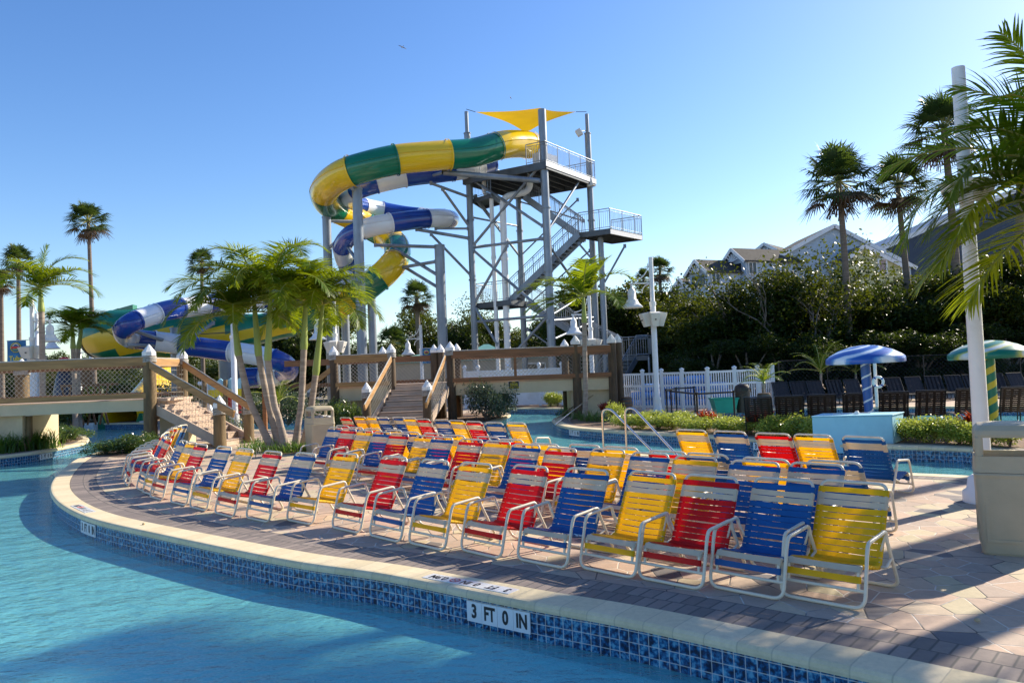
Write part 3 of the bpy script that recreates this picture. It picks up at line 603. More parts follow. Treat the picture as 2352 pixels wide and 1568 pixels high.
def rail(root, a, b, w=.06, h=.26, mat='wood', rope=False, name="rail"):
    m = MB(); m.bar(a, b, w, h); r = m.build(name, M[mat], root, bevel=.008); ORG[r.name] = ORG[root.name]
    if rope:
        a, b = Vector(a), Vector(b); n = max(2, int((b - a).length / .3)); m = MB(); up = Vector((0, 0, h / 2 + .015))
        m.tube([a + (b - a) * i / n + up + Vector((0, random.uniform(-.01, .01), random.uniform(-.006, .006))) for i in range(n + 1)], .022, 6); m.build("rope", M['rope'], r)
    return r
def flight(root, A, B, C, D, z0, n, mat='step', under=True):
    """stair: top edge A-B at height z0, bottom edge C-D (A above C) at 0, n risers; closed risers with overhanging treads"""
    A, B, C, D = map(Vector, (A, B, C, D)); m = MB()
    for i in range(n):
        z = z0 - (i + 1) * z0 / n + z0 / n * 0; f0, f1 = i / n, (i + 1) / n; zt = z0 - z0 / n * (i + 1) + z0 / n - z0 / n
        if zt < .02: zt = .02
        p = [A.lerp(C, f0), B.lerp(D, f0), B.lerp(D, f1), A.lerp(C, f1)]
        for k in p: k.z = zt
        m.slab(p, (0, 0, -.05)); r0 = [A.lerp(C, f0), B.lerp(D, f0)]; rz = zt + z0 / n
        q = [Vector((r0[0].x, r0[0].y, zt)), Vector((r0[1].x, r0[1].y, zt)), Vector((r0[1].x, r0[1].y, rz - .03)), Vector((r0[0].x, r0[0].y, rz - .03))]; m.slab(q, (A - C).normalized() * .02 * Vector((1, 1, 0)).length)
        if under:
            for e in (0, 1):
                pass
    return m.build("stair_flight", M[mat], root)
def stringer(root, a, b, h=.30, w=.06, mat='step'):
    m = MB(); m.bar(a, b, w, h); return m.build("stringer", M[mat], root)

# centre bridge, about 30 m away
BY = 30.5
def bx(u, Y=BY): return (u - 1176) / 1764 * Y
cb = thing("footbridge", "timber footbridge across the middle with central steps and a black warning sign", "bridge", (0, BY, 0))
XL, X1, X2, X3, X4 = bx(765), bx(897), bx(1033), bx(1321), bx(1404)
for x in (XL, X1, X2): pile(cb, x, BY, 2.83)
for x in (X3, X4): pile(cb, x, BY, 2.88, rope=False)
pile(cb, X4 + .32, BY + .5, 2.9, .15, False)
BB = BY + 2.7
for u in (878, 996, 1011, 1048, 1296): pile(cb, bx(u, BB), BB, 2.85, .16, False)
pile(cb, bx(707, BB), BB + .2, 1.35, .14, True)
m = MB(); m.box(((X2 + X4) / 2 - .1, BY + .12, 1.25), (X4 - X2 + .1, .22, .44)); m.box(((X2 + X4) / 2 - .1, BB - .12, 1.25), (X4 - X2 + .1, .22, .44)); m.build("edge_beam", M['stucco'], cb)
m = MB(); m.box(((XL + X4) / 2, (BY + BB) / 2, 1.515), (X4 - XL + .1, BB - BY - .1, .09)); m.build("deck", M['step'], cb)
m = MB(); m.box((X4 - .85, (BY + BB) / 2 + .1, .5), (1.75 - .1, BB - BY - .3, 1.04)); m.build("abutment", M['stucco'], cb)
m = MB(); m.box(((XL + X1) / 2, BY + .12, 1.22), (X1 - XL - .1, .2, .5)); m.box(((XL + X1) / 2 + .1, BY + 1.5, .6), (X1 - XL + .3, 2.0, 1.1)); m.build("landing_wall", M['stucco'], cb)
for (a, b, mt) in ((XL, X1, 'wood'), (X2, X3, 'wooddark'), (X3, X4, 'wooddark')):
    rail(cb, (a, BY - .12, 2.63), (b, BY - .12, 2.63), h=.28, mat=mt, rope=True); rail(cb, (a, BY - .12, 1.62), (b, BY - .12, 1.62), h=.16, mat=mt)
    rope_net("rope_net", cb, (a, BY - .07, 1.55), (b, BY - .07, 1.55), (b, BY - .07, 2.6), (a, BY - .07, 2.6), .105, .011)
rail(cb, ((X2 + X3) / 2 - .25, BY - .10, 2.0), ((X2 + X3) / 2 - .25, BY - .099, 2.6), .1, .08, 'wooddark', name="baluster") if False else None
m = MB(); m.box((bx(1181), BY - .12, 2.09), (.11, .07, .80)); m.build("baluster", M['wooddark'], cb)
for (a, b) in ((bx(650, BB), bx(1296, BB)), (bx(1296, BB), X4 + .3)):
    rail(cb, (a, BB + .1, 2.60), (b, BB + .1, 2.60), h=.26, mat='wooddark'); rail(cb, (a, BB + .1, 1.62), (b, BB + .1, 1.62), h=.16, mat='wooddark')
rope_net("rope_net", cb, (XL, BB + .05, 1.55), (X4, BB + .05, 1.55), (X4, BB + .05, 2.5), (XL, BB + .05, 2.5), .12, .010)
SY = 27.2; xa, xb = bx(838, SY), bx(977, SY)
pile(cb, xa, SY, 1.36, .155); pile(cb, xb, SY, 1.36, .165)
flight(cb, (X1 + .1, BY - .1, 0), (X2 - .2, BY - .1, 0), (xa + .1, SY - .3, 0), (xb - .1, SY - .3, 0), 1.53, 8)
stringer(cb, (X1 - .02, BY - .1, 1.25), (xa + .02, SY - .1, .12)); stringer(cb, (X2 - .1, BY - .1, 1.25), (xb - .02, SY - .2, .12), .3, .07, 'step')
for (x0, x1_) in ((X1 + .02, bx(832, 26.2)), (X2 - .18, bx(973, 26.2))):
    rail(cb, (x0, BY - .2, 2.56), (x1_, 26.2, .84), .07, .20, 'wood', True); rope_net("rope_net", cb, (x1_ + .1, 26.9, .12), (x0, BY - .1, 1.5), (x0, BY - .1, 2.5), (x1_ + .1, 26.9, 1.05), .15, .008, True)
# right-hand hidden stair of the same landing (goes down towards the palms)
rail(cb, (XL, BY - .1, 2.3), (bx(672, 30), BY + .3, 1.35), .06, .2, 'wood'); rope_net("rope_net", cb, (bx(690), BY + .1, .6), (XL, BY, 1.5), (XL, BY, 2.25), (bx(690), BY + .1, 1.35), .15, .008, True)
sg = thing("warning_sign", "small black and yellow LOW OVERHEAD CLEARANCE NO JUMPING sign on the bridge beam", "sign", (bx(1176), BY - .02, 1.33))
m = MB(); m.box((bx(1176), BY - .012, 1.345), (.44, .014, .33)); m.build("border", M['mtile'], sg); m = MB(); m.box((bx(1176), BY - .022, 1.345), (.41, .012, .30)); m.build("panel", M['signblk'], sg)
m = MB()
for s, z, q in (("LOW", .115, .062), ("OVERHEAD", .05, .062), ("CLEARANCE", -.012, .062), ("NO JUMPING", -.098, .078)): put_text(m, s, q, (bx(1176), BY - .030, 1.345 + z), (1, 0, 0), (0, 0, 1), .95, .002)
m.build("lettering", M['signyel'], sg)

# left bridge, about 24 m away
LY = 23.8
lb = thing("footbridge", "timber footbridge at the left with rope netting and steps down to the island", "bridge", (-12, LY, 0))
ax, bxx = bx(341, LY), bx(417, 25.7)
pile(lb, ax, LY, 2.82, .19); pile(lb, bxx, 25.7, 2.75, .17); pile(lb, bx(48, 25.9), 25.9, 2.62, .22); pile(lb, bx(62, LY + .4), LY + .42, 1.1, .10, False); pile(lb, bx(-300, LY), LY, 2.82, .19)
m = MB(); m.box(((ax - 28) / 2, LY + .02, 1.28), (-28 - ax, .22, .34)); m.build("edge_beam", M['stucco'], lb)
m = MB(); m.box(((ax - 28) / 2 + .2, LY + 1.05, 1.43), (-28 - ax - .6, 1.9, .08)); m.build("deck", M['step'], lb)
m = MB(); m.box((-20.3, LY + 1.15, .55), (9.9, 1.9, 1.1)); m.build("abutment", M['stucco'], lb)
rail(lb, (-28, LY - .15, 2.63), (ax, LY - .15, 2.63), h=.26, mat='wood', rope=True); rail(lb, (-28, LY - .15, 1.58), (ax, LY - .15, 1.58), h=.16, mat='wood')
rope_net("rope_net", lb, (-20, LY - .08, 1.5), (ax, LY - .08, 1.5), (ax, LY - .08, 2.55), (-20, LY - .08, 2.55), .105, .0115)
rail(lb, (-28, 25.9, 2.60), (bxx, 25.9, 2.60), h=.24, mat='wooddark'); rail(lb, (-28, 25.9, 1.6), (bxx, 25.9, 1.6), h=.14, mat='wooddark')
rail(lb, (ax, LY - .05, 2.60), (bxx, 25.7, 2.60), h=.24, mat='wood', rope=True); rope_net("rope_net", lb, (ax + .1, LY, 1.5), (bxx + .1, 25.7, 1.5), (bxx + .1, 25.7, 2.5), (ax + .1, LY, 2.5), .14, .009, True)
b1, b2 = Vector((bx(500, 22.2), 22.2, 0)), Vector((bx(567, 23.7), 23.7, 0))
pile(lb, b1.x, b1.y, 1.18, .17); pile(lb, b2.x, b2.y, 1.10, .15); pile(lb, bx(478, 25.2), 25.2, .9, .1, False)
t1, t2 = Vector((ax + .15, LY + .1, 0)), Vector((bxx + .35, 25.5, 0))
flight(lb, t1, t2, b1 + Vector((.25, .15, 0)), b2 + Vector((.25, -.1, 0)), 1.46, 8)
stringer(lb, t1 + Vector((0, -.05, 1.15)), b1 + Vector((.0, .18, .10))); stringer(lb, t2 + Vector((0, 0, 1.15)), b2 + Vector((0, 0, .10)))
e1, e2 = Vector((bx(533, 21.7), 21.7, .98)), Vector((bx(569, 23.4), 23.4, 1.12))
rail(lb, (ax + .05, LY - .12, 2.52), e1, .07, .20, 'wood', True); rail(lb, (bxx + .1, 25.55, 2.55), e2, .07, .20, 'wood', True)
rope_net("rope_net", lb, t1 + Vector((.1, -.05, 1.2)), b1 + Vector((0, .1, .2)), b1 + Vector((0, .1, 1.2)), t1 + Vector((.1, -.05, 2.4)), .15, .008, True)
rope_net("rope_net", lb, t2 + Vector((.1, 0, 1.2)), b2 + Vector((0, 0, .2)), b2 + Vector((0, 0, 1.1)), t2 + Vector((.1, 0, 2.4)), .15, .008, True)
m = MB(); m.box((bx(395, 24.3), 24.6, .45), (.9, .6, .9)); m.build("stair_support", M['stucco'], lb)

# ---------------------------------------------------------------- lamp posts, bins, rails
def speaker_boxes(root, x, y, z, n=3, r=.20, k_=1.0):
    for k in range(n):
        a = -math.pi / 2 + (k - (n - 1) / 2) * 1.35; d = Vector((math.cos(a), math.sin(a), 0)); c = Vector((x, y, z)) + d * (r + .21 * k_); s_ = Vector((-d.y, d.x, 0)); m = MB()
        up = (Vector((0, 0, 1)) + d * .22).normalized(); f = s_.cross(up)
        vs = []
        for zz, wd, dp in ((-.27 * k_, .12 * k_, .11 * k_), (.27 * k_, .19 * k_, .17 * k_)):
            for sx, sy in ((-1, -1), (1, -1), (1, 1), (-1, 1)): vs.append(c + s_ * (sx * wd) + f * (sy * dp) + up * zz)
        m.add(vs, ((3, 2, 1, 0), (4, 5, 6, 7), (0, 1, 5, 4), (1, 2, 6, 5), (2, 3, 7, 6), (3, 0, 4, 7))); o = m.build("speaker", M['offwhite'], root, bevel=.012)
        q = MB(); q.box(c - f * -.0 + d * .165 * k_ + up * -.02, (.05, .05, .05), rz=math.atan2(d.y, d.x)); ORG[o.name] = ORG[root.name]; q.build("badge", M['black'], o)
def lamp_post(loc, h, label, side=-1, bell=True, spk=True, spz=.58, r=.11, group="white nautical lamp posts", sc_=1.0):
    x, y, _ = loc; root = thing("lamp_post", label, "lamp post", loc, group=group)
    m = MB(); m.lathe([(r * 2.1, 0), (r * 2.1, .12), (r * 1.6, .2), (r * 1.35, .55), (r * 1.5, .6), (r, .7), (r, h * .70), (r * .8, h * .705), (r * .78, h)], (x, y, 0), 16); m.lathe([(r * 1.2, h * .69), (r * 1.2, h * .715)], (x, y, 0), 16); m.build("pole", M['white'], root)
    if bell:
        za = h * .835; L = .80 * sc_ * side; m = MB(); m.bar((x, y, za), (x + L * 1.12, y, za), .06, .06); m.bar((x, y, za + .1), (x + L * .25, y, za + .1), .03, .03)
        m.tube([(x + side * (.12 + .62 * (1 - math.cos(t))), y, za + .12 + (h * .96 - za - .12) * (1 - math.sin(t))) for t in [math.pi / 2 * j / 10 for j in range(11)]], .022, 6)
        m.tube([(x + side * (.10 + .30 * math.sin(t)), y, za - .05 - .34 * (1 - math.cos(t)) + 0) for t in [math.pi / 2 * j / 8 for j in range(9)]], .018, 6); m.build("arm", M['white'], root)
        m = MB(); c = (x + L, y, za - .95)
        m.lathe([(.40, 0), (.41, .035), (.37, .07), (.27, .17), (.225, .25), (.22, .31), (.16, .325), (.155, .62), (.12, .72), (.045, .78), (.045, .95)], c, 24, capt=False, capb=False); m.lathe([(.39, .005), (.30, .12), (.16, .2)], c, 20, capb=False)
        b = m.build("lamp_shade", M['white'], root); ORG[b.name] = ORG[root.name]; q = MB(); q.lathe([(.01, .10), (.07, .13), (.07, .2), (.03, .24)], c, 10); q.build("bulb", M['glass'], b)
    if spk: speaker_boxes(root, x, y, h * spz, r=r)
    return root
p0 = G(1511, 951); lamp_post((p0.x, p0.y, 0), 6.15, "tall white lamp post with bell shade and speakers beside the white picket fence", spz=.60)
p1 = G(77, 994); lamp_post((p1.x, p1.y, 0), 5.95, "white lamp post with bell shade, speakers and a blue banner, left edge", side=1, spz=.60)
p2 = P(86, 900, 41); lamp_post((p2.x, 41, 0), 6.0, "white lamp post standing just behind the bannered one at left", side=1)
p3 = P(772, 870, 36); lamp_post((p3.x, 36, 0), 5.6, "white lamp post half hidden behind the palm clump crowns", spz=.60)
p4 = P(970, 870, 46); lamp_post((p4.x, 46, 0), 4.9, "distant white lamp post left of the thick steel column", spk=False)
p5 = P(1361, 870, 37); lamp_post((p5.x, 37, 0), 5.4, "white lamp post behind the lone bridge palm, speakers low", spz=.56)
p6 = G(541, 990); lamp_post((p6.x, p6.y, 0), 5.2, "plain white post topped with speakers left of the palm clump", bell=False, spz=.93)
p7 = P(184, 850, 52); lamp_post((p7.x, 52, 0), 5.2, "distant white lamp post behind the small left palm", side=1, spk=False)
p8 = P(668, 850, 50); lamp_post((p8.x, 50, 0), 4.4, "distant short speaker post beside the blue slide end", bell=False, spz=.93) if False else None
# near pole on the right
pp = G(2264, 1152); np_ = thing("light_pole", "tall thick white tapering pole in front of the right palm, topped flat", "pole", (pp.x, pp.y, 0))
m = MB(); m.lathe([(.095, .0), (.088, 2.5), (.078, 5.52)], (pp.x, pp.y, 0), 24); m.build("shaft", M['white'], np_)
m = MB(); m.lathe([(.25, 0), (.25, .13), (.20, .17), (.18, .30), (.13, .34)], (pp.x, pp.y, 0), 24); m.build("base", M['white'], np_)
speaker_boxes(np_, pp.x, pp.y, 3.9, 3, .10, .55)
# banners
def banner(p, w, h, label, lines):
    root = thing("banner", label, "banner", p); x, y, z = p; m = MB(); n = 8; vs = []
    for i in range(n + 1):
        for j in range(n + 1): vs.append((x + w * (i / n - .5), y + .03 * math.sin(i * .9 + j * .3), z + h * (j / n - .5)))
    o = m.add(vs, [(i * (n + 1) + j, (i + 1) * (n + 1) + j, (i + 1) * (n + 1) + j + 1, i * (n + 1) + j + 1) for i in range(n) for j in range(n)]); m.build("cloth", pm("blue_banner_print", (.03, .17, .38), .7, .35, 2, dirt=(.08, .32, .50)), root)
    m = MB(); m.tube([(x - w / 2, y, z + h / 2), (x + w * .62, y, z + h / 2)], .015, 6); m.build("rod", M['white'], root)
    m = MB(); zc = z + h * .24
    m.tube([(x + math.cos(a) * w * .26, y - .05, zc + math.sin(a) * w * .24) for a in [2 * math.pi * j / 24 for j in range(24)]], .018, 4, closed=True)
    m.build("emblem_ring", M['signyel'], root); m = MB(); m.box((x, y - .05, zc), (w * .46, .02, h * .07)); m.build("emblem_band", M['orange'], root); m = MB(); m.tube([(x - w * .16 + w * .32 * t, y - .05, zc + w * (.07 + .12 * math.sin(math.pi * t))) for t in [j / 10 for j in range(11)]], .022, 5); m.build("emblem_arch", M['mtile'], root)
    m = MB(); m.box((x, y - .05, zc - h * .07), (w * .32, .02, h * .05)); m.build("emblem_base", M['sgreen'], root)
    m = MB()
    for s, zz in lines: put_text(m, s, w * .34, (x, y - .055, z + zz * h), (1, 0, 0), (0, 0, 1), 1, .006)
    m.build("lettering", M['signyel'], root)
b0 = P(38, 812, p1.y - .1); banner((b0.x, b0.y, b0.z - .02), .86, 1.22, "blue Tube Slide banner hanging from the left lamp post", (("Tube", -.16), ("Slide", -.37)))
b1_ = P(980, 817, 45.8); banner((b1_.x, b1_.y, b1_.z), .50, .9, "small blue banner on the distant lamp post", ())
# litter bins
def litter_bin(loc, rz, label, bag=True):
    root = thing("litter_bin", label, "litter bin", (0, 0, 0)); H = 1.2
    def rr(w, z, r=.05, n=4):
        out = []
        for cx, cy, a0 in ((1, 1, 0), (-1, 1, 90), (-1, -1, 180), (1, -1, 270)):
            for i in range(n + 1): a = R(a0 + 90 * i / n); out.append(Vector((cx * (w - r) + r * math.cos(a), cy * (w - r) + r * math.sin(a), z)))
        return out
    def stack(mb, lv):
        rings = [rr(w, z, r) for w, z, r in lv]; n = len(rings[0]); vs = [p for q in rings for p in q]
        mb.add(vs, [(i * n + j, i * n + (j + 1) % n, (i + 1) * n + (j + 1) % n, (i + 1) * n + j) for i in range(len(rings) - 1) for j in range(n)], 0, False); mb.add(rings[0], [tuple(range(n - 1, -1, -1))]); mb.add(rings[-1], [tuple(range(n))])
    m = MB(); stack(m, [(.255, .0, .05), (.262, .02, .05), (.285, .70, .05), (.292, .735, .05), (.285, .75, .05)]); m.build("body", M['beigebin'], root)
    m = MB()
    for a in range(4):
        rot = Matrix.Rotation(a * math.pi / 2, 3, 'Z'); w = .185
        for (x0, x1, z0, z1) in ((-.19, .19, .12, .145), (-.215, -.19, .12, .68), (.19, .215, .12, .68), (-.19, .19, .655, .68)):
            c = Vector(((x0 + x1) / 2, -.272 - .012 * ((z0 + z1) / 2 - .3), (z0 + z1) / 2)); m.box(rot @ c, (x1 - x0, .012, z1 - z0), rot=rot)
    m.build("body_trim", M['beigebin'], root)
    m = MB(); stack(m, [(.288, .755, .05), (.284, .79, .05), (.280, .905, .05), (.268, .905, .045), (.262, .83, .04)]); m.build("hood_base", M['beigebin'], root)
    for sx, sy in ((1, 1), (1, -1), (-1, 1), (-1, -1)):
        m = MB(); m.box((sx * .238, sy * .238, .99), (.068, .068, .20)); m.build("hood_corner", M['beigebin'], root, bevel=.018)
    m = MB(); stack(m, [(.272, 1.075, .05), (.275, 1.10, .06), (.268, 1.14, .07), (.235, 1.185, .09), (.16, 1.20, .09)]); m.build("hood_top", M['beigebin'], root)
    if bag:
        m = MB(); n = 14; vs = []
        for i in range(n + 1):
            for j in range(n + 1): x, y = -.25 + .5 * i / n, -.25 + .5 * j / n; vs.append((x, y, .87 + .09 * (1 - (x * x + y * y) * 10) * .6 + .05 * random.random()))
        m.add(vs, [(i * (n + 1) + j, (i + 1) * (n + 1) + j, (i + 1) * (n + 1) + j + 1, i * (n + 1) + j + 1) for i in range(n) for j in range(n)], 0, True); m.build("bin_bag", M['binbag'], root)
    root.location = loc; root.rotation_euler = (0, 0, rz); return root
q = G(2345, 1279); litter_bin((q.x + .10, q.y + .25, 0), R(-29), "large taupe plastic litter bin cut off by the right edge, open hood", False)
q = G(729, 1041); b_ = litter_bin((q.x, q.y + .3, 0), R(33), "taupe litter bin with a white bag, beside the palm clump"); b_.scale = (1.08, 1.08, .99)
# polished handrails
def handrail(pts, label, r=.024):
    root = thing("handrail", label, "handrail", (pts[0][0], pts[0][1], 0)); m = MB(); m.tube(fillet(pts, .22, 8), r, 10); m.build("tube", M['chrome'], root)
    for p in (pts[0], pts[-1]):
        m = MB(); m.lathe([(.05, 0), (.05, .015), (.03, .025)], (p[0], p[1], .008 if p is pts[0] else .008), 12); m.build("flange", M['chrome'], root)
def hr(a, b, h, label, r=.024):
    a, b = G(*a), G(*b); handrail([(a.x, a.y, 0), (a.x, a.y, h), tuple(a.lerp(b, .17) + Vector((0, 0, h + .03))), (b.x, b.y, .0)], label, r)
hr((1387, 1037), (1509, 1047), .93, "polished steel pool handrail, left one of the pair behind the chairs")
hr((1440, 1043), (1563, 1054), .97, "polished steel pool handrail, right one of the pair behind the chairs")
hr((1387, 949), (1276, 974), .86, "polished handrail at the bridge planter, nearer one of its pair"); hr((1382, 943), (1272, 966), .86, "polished handrail at the bridge planter, farther one of its pair")
hr((745, 952), (640, 966), .9, "grey handrail sloping down behind the palm clump")
# pale blue box, mushroom canopies
q = G(1866, 1020); x0 = q.x; y0 = q.y - .05; bo = thing("utility_plinth", "pale blue rendered block on the planter between the hedges", "plinth", (x0, y0, 0))
m = MB(); m.prism([(x0, y0), (x0 + 1.55, y0 - .45), (x0 + 2.15, y0 + .25), (x0 + .55, y0 + .75)], -.2, .60); m.build("block", M['lblue'], bo, bevel=.02)
m = MB(); m.prism([(x0 - .02, y0 - .01), (x0 + 1.56, y0 - .47), (x0 + 2.18, y0 + .25), (x0 + .55, y0 + .78)], .60, .625); m.build("lid", M['lblue'], bo, bevel=.01)
m = MB(); m.lathe([(.05, 0), (.05, .05), (.03, .07)], (x0 + 1.0, y0 + .0, .625), 12); m.tube([(x0 + .6, y0 + .3, .635), (x0 + .8, y0 + .2, .635), (x0 + 1.35, y0 + .1, .64)], .012, 6); m.build("fitting", M['white'], bo)
def mushroom(u, Y, label, mc, mp, lean):
    p = P(u, 900, Y); root = thing("mushroom_shower", label, "splash canopy", (p.x, Y, -.3), group="mushroom shaped splash canopies"); root.location = (0, 0, 0); ORG[root.name] = (0, 0, 0)
    m = MB(); m.lathe([(.10, -.3), (.125, .3), (.145, 1.2), (.15, 2.02)], (0, 0, 0), 20); a = m.build("stem", mp, root)
    m = MB(); m.lathe([(1.14, 1.86), (1.17, 1.88), (1.16, 2.01), (1.04, 2.09), (.78, 2.21), (.42, 2.31), (.15, 2.34), (.01, 2.345)], (0, 0, 0), 40, capb=False, capt=False); m.lathe([(1.14, 1.86), (.9, 1.95), (.15, 1.98)], (0, 0, 0), 40, capb=False); m.build("cap", mc, root)
    root.location = (p.x, Y, 0); root.rotation_euler = (0, lean, 0); root.scale = (.78, .78, .93)
mushroom(1994, 19, "blue and white swirled mushroom canopy on a spiral striped stem", m_swirl("blue_swirl_paint", (.02, .10, .42), (.75, .82, .88), (.12, .32, .62)), m_spiral("blue_spiral_paint", (.015, .11, .40), (.62, .74, .85), .32, .14), R(-1))
mushroom(2280, 19, "green, yellow and white swirled mushroom canopy behind the white pole", m_swirl("green_swirl_paint", (.01, .20, .13), (.70, .76, .70), (.55, .55, .08), 1.8, 4), m_spiral("green_spiral_paint", (.01, .20, .12), (.65, .55, .04), .40, .42), R(-1))

# ---------------------------------------------------------------- slide tower
def PL(u, v, A, B):
    """point where the pixel ray meets the vertical plane through A and B"""
    r = ray(u, v); n = Vector((-(B.y - A.y), B.x - A.x, 0)); o = Vector((0, 0, HC)); t = n.dot(Vector((A.x, A.y, 0)) - o) / n.dot(r); return o + r * t
def c2(u, v): return (631.6 + u * .3662, 201 + v * .3662)
def c3(u, v): return (976 + u * .403, 201 + v * .403)
tC, tL, tR = P(1269, 845, 43), P(1093, 845, 45.6), P(1373, 845, 47.2); tB = tL + tR - tC
TZ = 13.6
tw = thing("slide_tower", "tall grey galvanised steel slide tower with stairs, platforms and a yellow sail", "tower", (tC.x, tC.y, 0))
def tpost(p, z, r, zz=None):
    m = MB(); m.tube([(p.x, p.y, 0), (p.x, p.y, z)], r, 12); 
    if zz: m.tube([(p.x, p.y, z), (p.x, p.y, zz)], r * .6, 8); m.lathe([(r * 1.15, z - .05), (r * 1.15, z)], (p.x, p.y, 0), 12)
    for q in (3.6, 7.4, 11): m.lathe([(r * 1.25, q), (r * 1.25, q + .08)], (p.x, p.y, 0), 12)
    m.build("post", M['galv'], tw)
tpost(tC, 16.65, .225); tpost(tL, 16.3, .19, 17.6); tpost(tR, 16.5, .19, 17.7); tpost(tB, TZ - .3, .19)
def grow(a, b, k): return a + (b - a).normalized() * k
cen = (tC + tL + tR + tB) / 4
def corner(p, k=.35): d = p - cen; d.z = 0; return p + d.normalized() * k
def slab_poly(pp, z, th, name, mat, joists=True):
    m = MB(); m.slab([Vector((p.x, p.y, z)) for p in pp], (0, 0, -.06)); m.build("deck_plate", M['galvd'], tw); m = MB()
    for a, b in zip(pp, pp[1:] + pp[:1]): m.bar((a.x, a.y, z - th / 2 - .01), (b.x, b.y, z - th / 2 - .01), .09, th)
    a, b, c_, d = pp[:4]
    if joists:
        for i in range(1, 8): t = i / 8; p, q = a.lerp(b, t), d.lerp(c_, t); m.bar((p.x, p.y, z - th / 2), (q.x, q.y, z - th / 2), .06, th * .8)
    m.build(name, M['galvd'], tw)
def railing(a, b, h=1.15, gap=.13, mat='galv'):
    a, b = Vector(a), Vector(b); m = MB(); L = (b - a).length; n = max(2, int(L / gap)); up = Vector((0, 0, h))
    m.tube([a + up, b + up], .026, 6); m.tube([a + up * .88, b + up * .88], .016, 5); m.tube([a + up * .08, b + up * .08], .018, 5)
    for i in range(n + 1):
        p = a.lerp(b, i / n); big = (i % max(1, int(1.3 / gap)) == 0) or i == n
        m.tube([p + (Vector((0, 0, -.25)) if big else up * .08), p + up * (1 if big else .88)], .027 if big else .0095, 5, cap=False)
    m.build("railing", M[mat], tw)
top = [corner(tL), corner(tC), corner(tR), corner(tB)]
slab_poly(top, TZ, .42, "platform_beam", 'galv')
m = MB(); fa, fb = corner(tC, .42), corner(tR, .42); m.bar((fa.x, fa.y - .03, TZ - .15), (fb.x, fb.y - .03, TZ - .15), .03, .30); m.build("fascia", M['white'], tw)
z3 = lambda p, z: Vector((p.x, p.y, z))
railing(z3(top[1], TZ), z3(top[2], TZ)); railing(z3(top[2], TZ), z3(top[3], TZ)); railing(z3(top[0].lerp(top[1], .78), TZ), z3(top[1], TZ)); railing(z3(top[3], TZ), z3(top[0], TZ)); railing(z3(top[0], TZ), z3(top[0].lerp(top[1], .22), TZ))
m = MB(); a = top[1].lerp(top[3], .25); m.box((a.x + .5, a.y + .6, TZ + .55), (1.5, .5, 1.0), rz=.7); m.box((a.x + .45, a.y + .2, TZ + .8), (1.0, .12, .5), rz=.7); m.build("start_tub", M['swhite'], tw)
low2 = [P(1086, 452, 45.8), P(1128, 460, 44.6), P(1150, 452, 46.5), P(1108, 445, 47.7)]; slab_poly([z3(p, 12.35) for p in low2], 12.35, .25, "platform_beam", 'galv', False); railing(z3(low2[0], 12.35), z3(low2[1], 12.35), 1.0)
# mid landing
ML = [z3(P(1330, 523, 44.6), 0), z3(P(1401, 515, 43.6), 0), z3(P(1474, 535, 46.2), 0)]; ML.append(ML[0] + ML[2] - ML[1]); ZM = 9.85
slab_poly([ML[0], ML[1], ML[2], ML[3]], ZM, .32, "landing_beam", 'galv'); railing(z3(ML[0], ZM), z3(ML[1], ZM)); railing(z3(ML[1], ZM), z3(ML[2], ZM)); railing(z3(ML[2], ZM), z3(ML[3], ZM))
m = MB(); m.bar(z3(ML[1], ZM - .2) + Vector((0, -.06, 0)), z3(ML[2], ZM - .2) + Vector((0, -.06, 0)), .03, .26); m.build("fascia", M['white'], tw)
ZL = 6.05; LL = [z3(P(1092, 693, 45.8), 0), z3(P(1172, 690, 44.2), 0), z3(P(1215, 690, 46.0), 0)]; LL.append(LL[0] + LL[2] - LL[1])
slab_poly([LL[0], LL[1], LL[2], LL[3]], ZL, .32, "landing_beam", 'galv'); railing(z3(LL[0], ZL), z3(LL[1], ZL)); railing(z3(LL[3], ZL), z3(LL[0], ZL))
def stairs(a, b, w, n, rl=True):
    """a top, b bottom (near edge), w vector across the flight"""
    a, b, w = Vector(a), Vector(b), Vector(w); m = MB(); d = b - a; dh = Vector((d.x, d.y, 0)) / n
    for i in range(n):
        p = a + dh * i + Vector((0, 0, d.z * (i + .9) / n)); m.slab([p, p + w, p + w + dh * 1.05, p + dh * 1.05], (0, 0, -.05))
    m.build("treads", M['galvd'], tw)
    for o in (Vector((0, 0, 0)), w): m = MB(); m.bar(a + o - Vector((0, 0, .16)), b + o - Vector((0, 0, .16)), .05, .34); m.build("stringer", M['galv'], tw)
    if rl: railing(a + Vector((0, 0, -.02)), b + Vector((0, 0, -.02)), 1.1, .15); railing(a + w, b + w, 1.1, .15)
V3 = Vector
stairs(z3(P(1203, 452, 46.2), 12.6), z3(P(1335, 522, 45.2), ZM), (.35, 1.3, 0), 15)
stairs(z3(P(1328, 527, 44.3), ZM), z3(P(1166, 690, 44.6), ZL), (.4, 1.25, 0), 20)
stairs(z3(P(1210, 695, 45.6), ZL), z3(P(1330, 768, 45.2), 3.95), (.35, 1.2, 0), 12)
stairs(z3(P(1332, 768, 45.2), 3.9), z3(P(1424, 815, 44.4), 2.55), (.35, 1.2, 0), 8)
LR = [z3(P(1422, 818, 43.6), 0), z3(P(1490, 818, 43.2), 0), z3(P(1500, 818, 45.0), 0), z3(P(1424, 818, 45.4), 0)]
slab_poly(LR, 2.5, .25, "landing_beam", 'galv', False); railing(z3(LR[1], 2.5), z3(LR[2], 2.5)); railing(z3(LR[2], 2.5), z3(LR[3], 2.5)); railing(z3(LR[0].lerp(LR[1], .6), 2.5), z3(LR[1], 2.5))
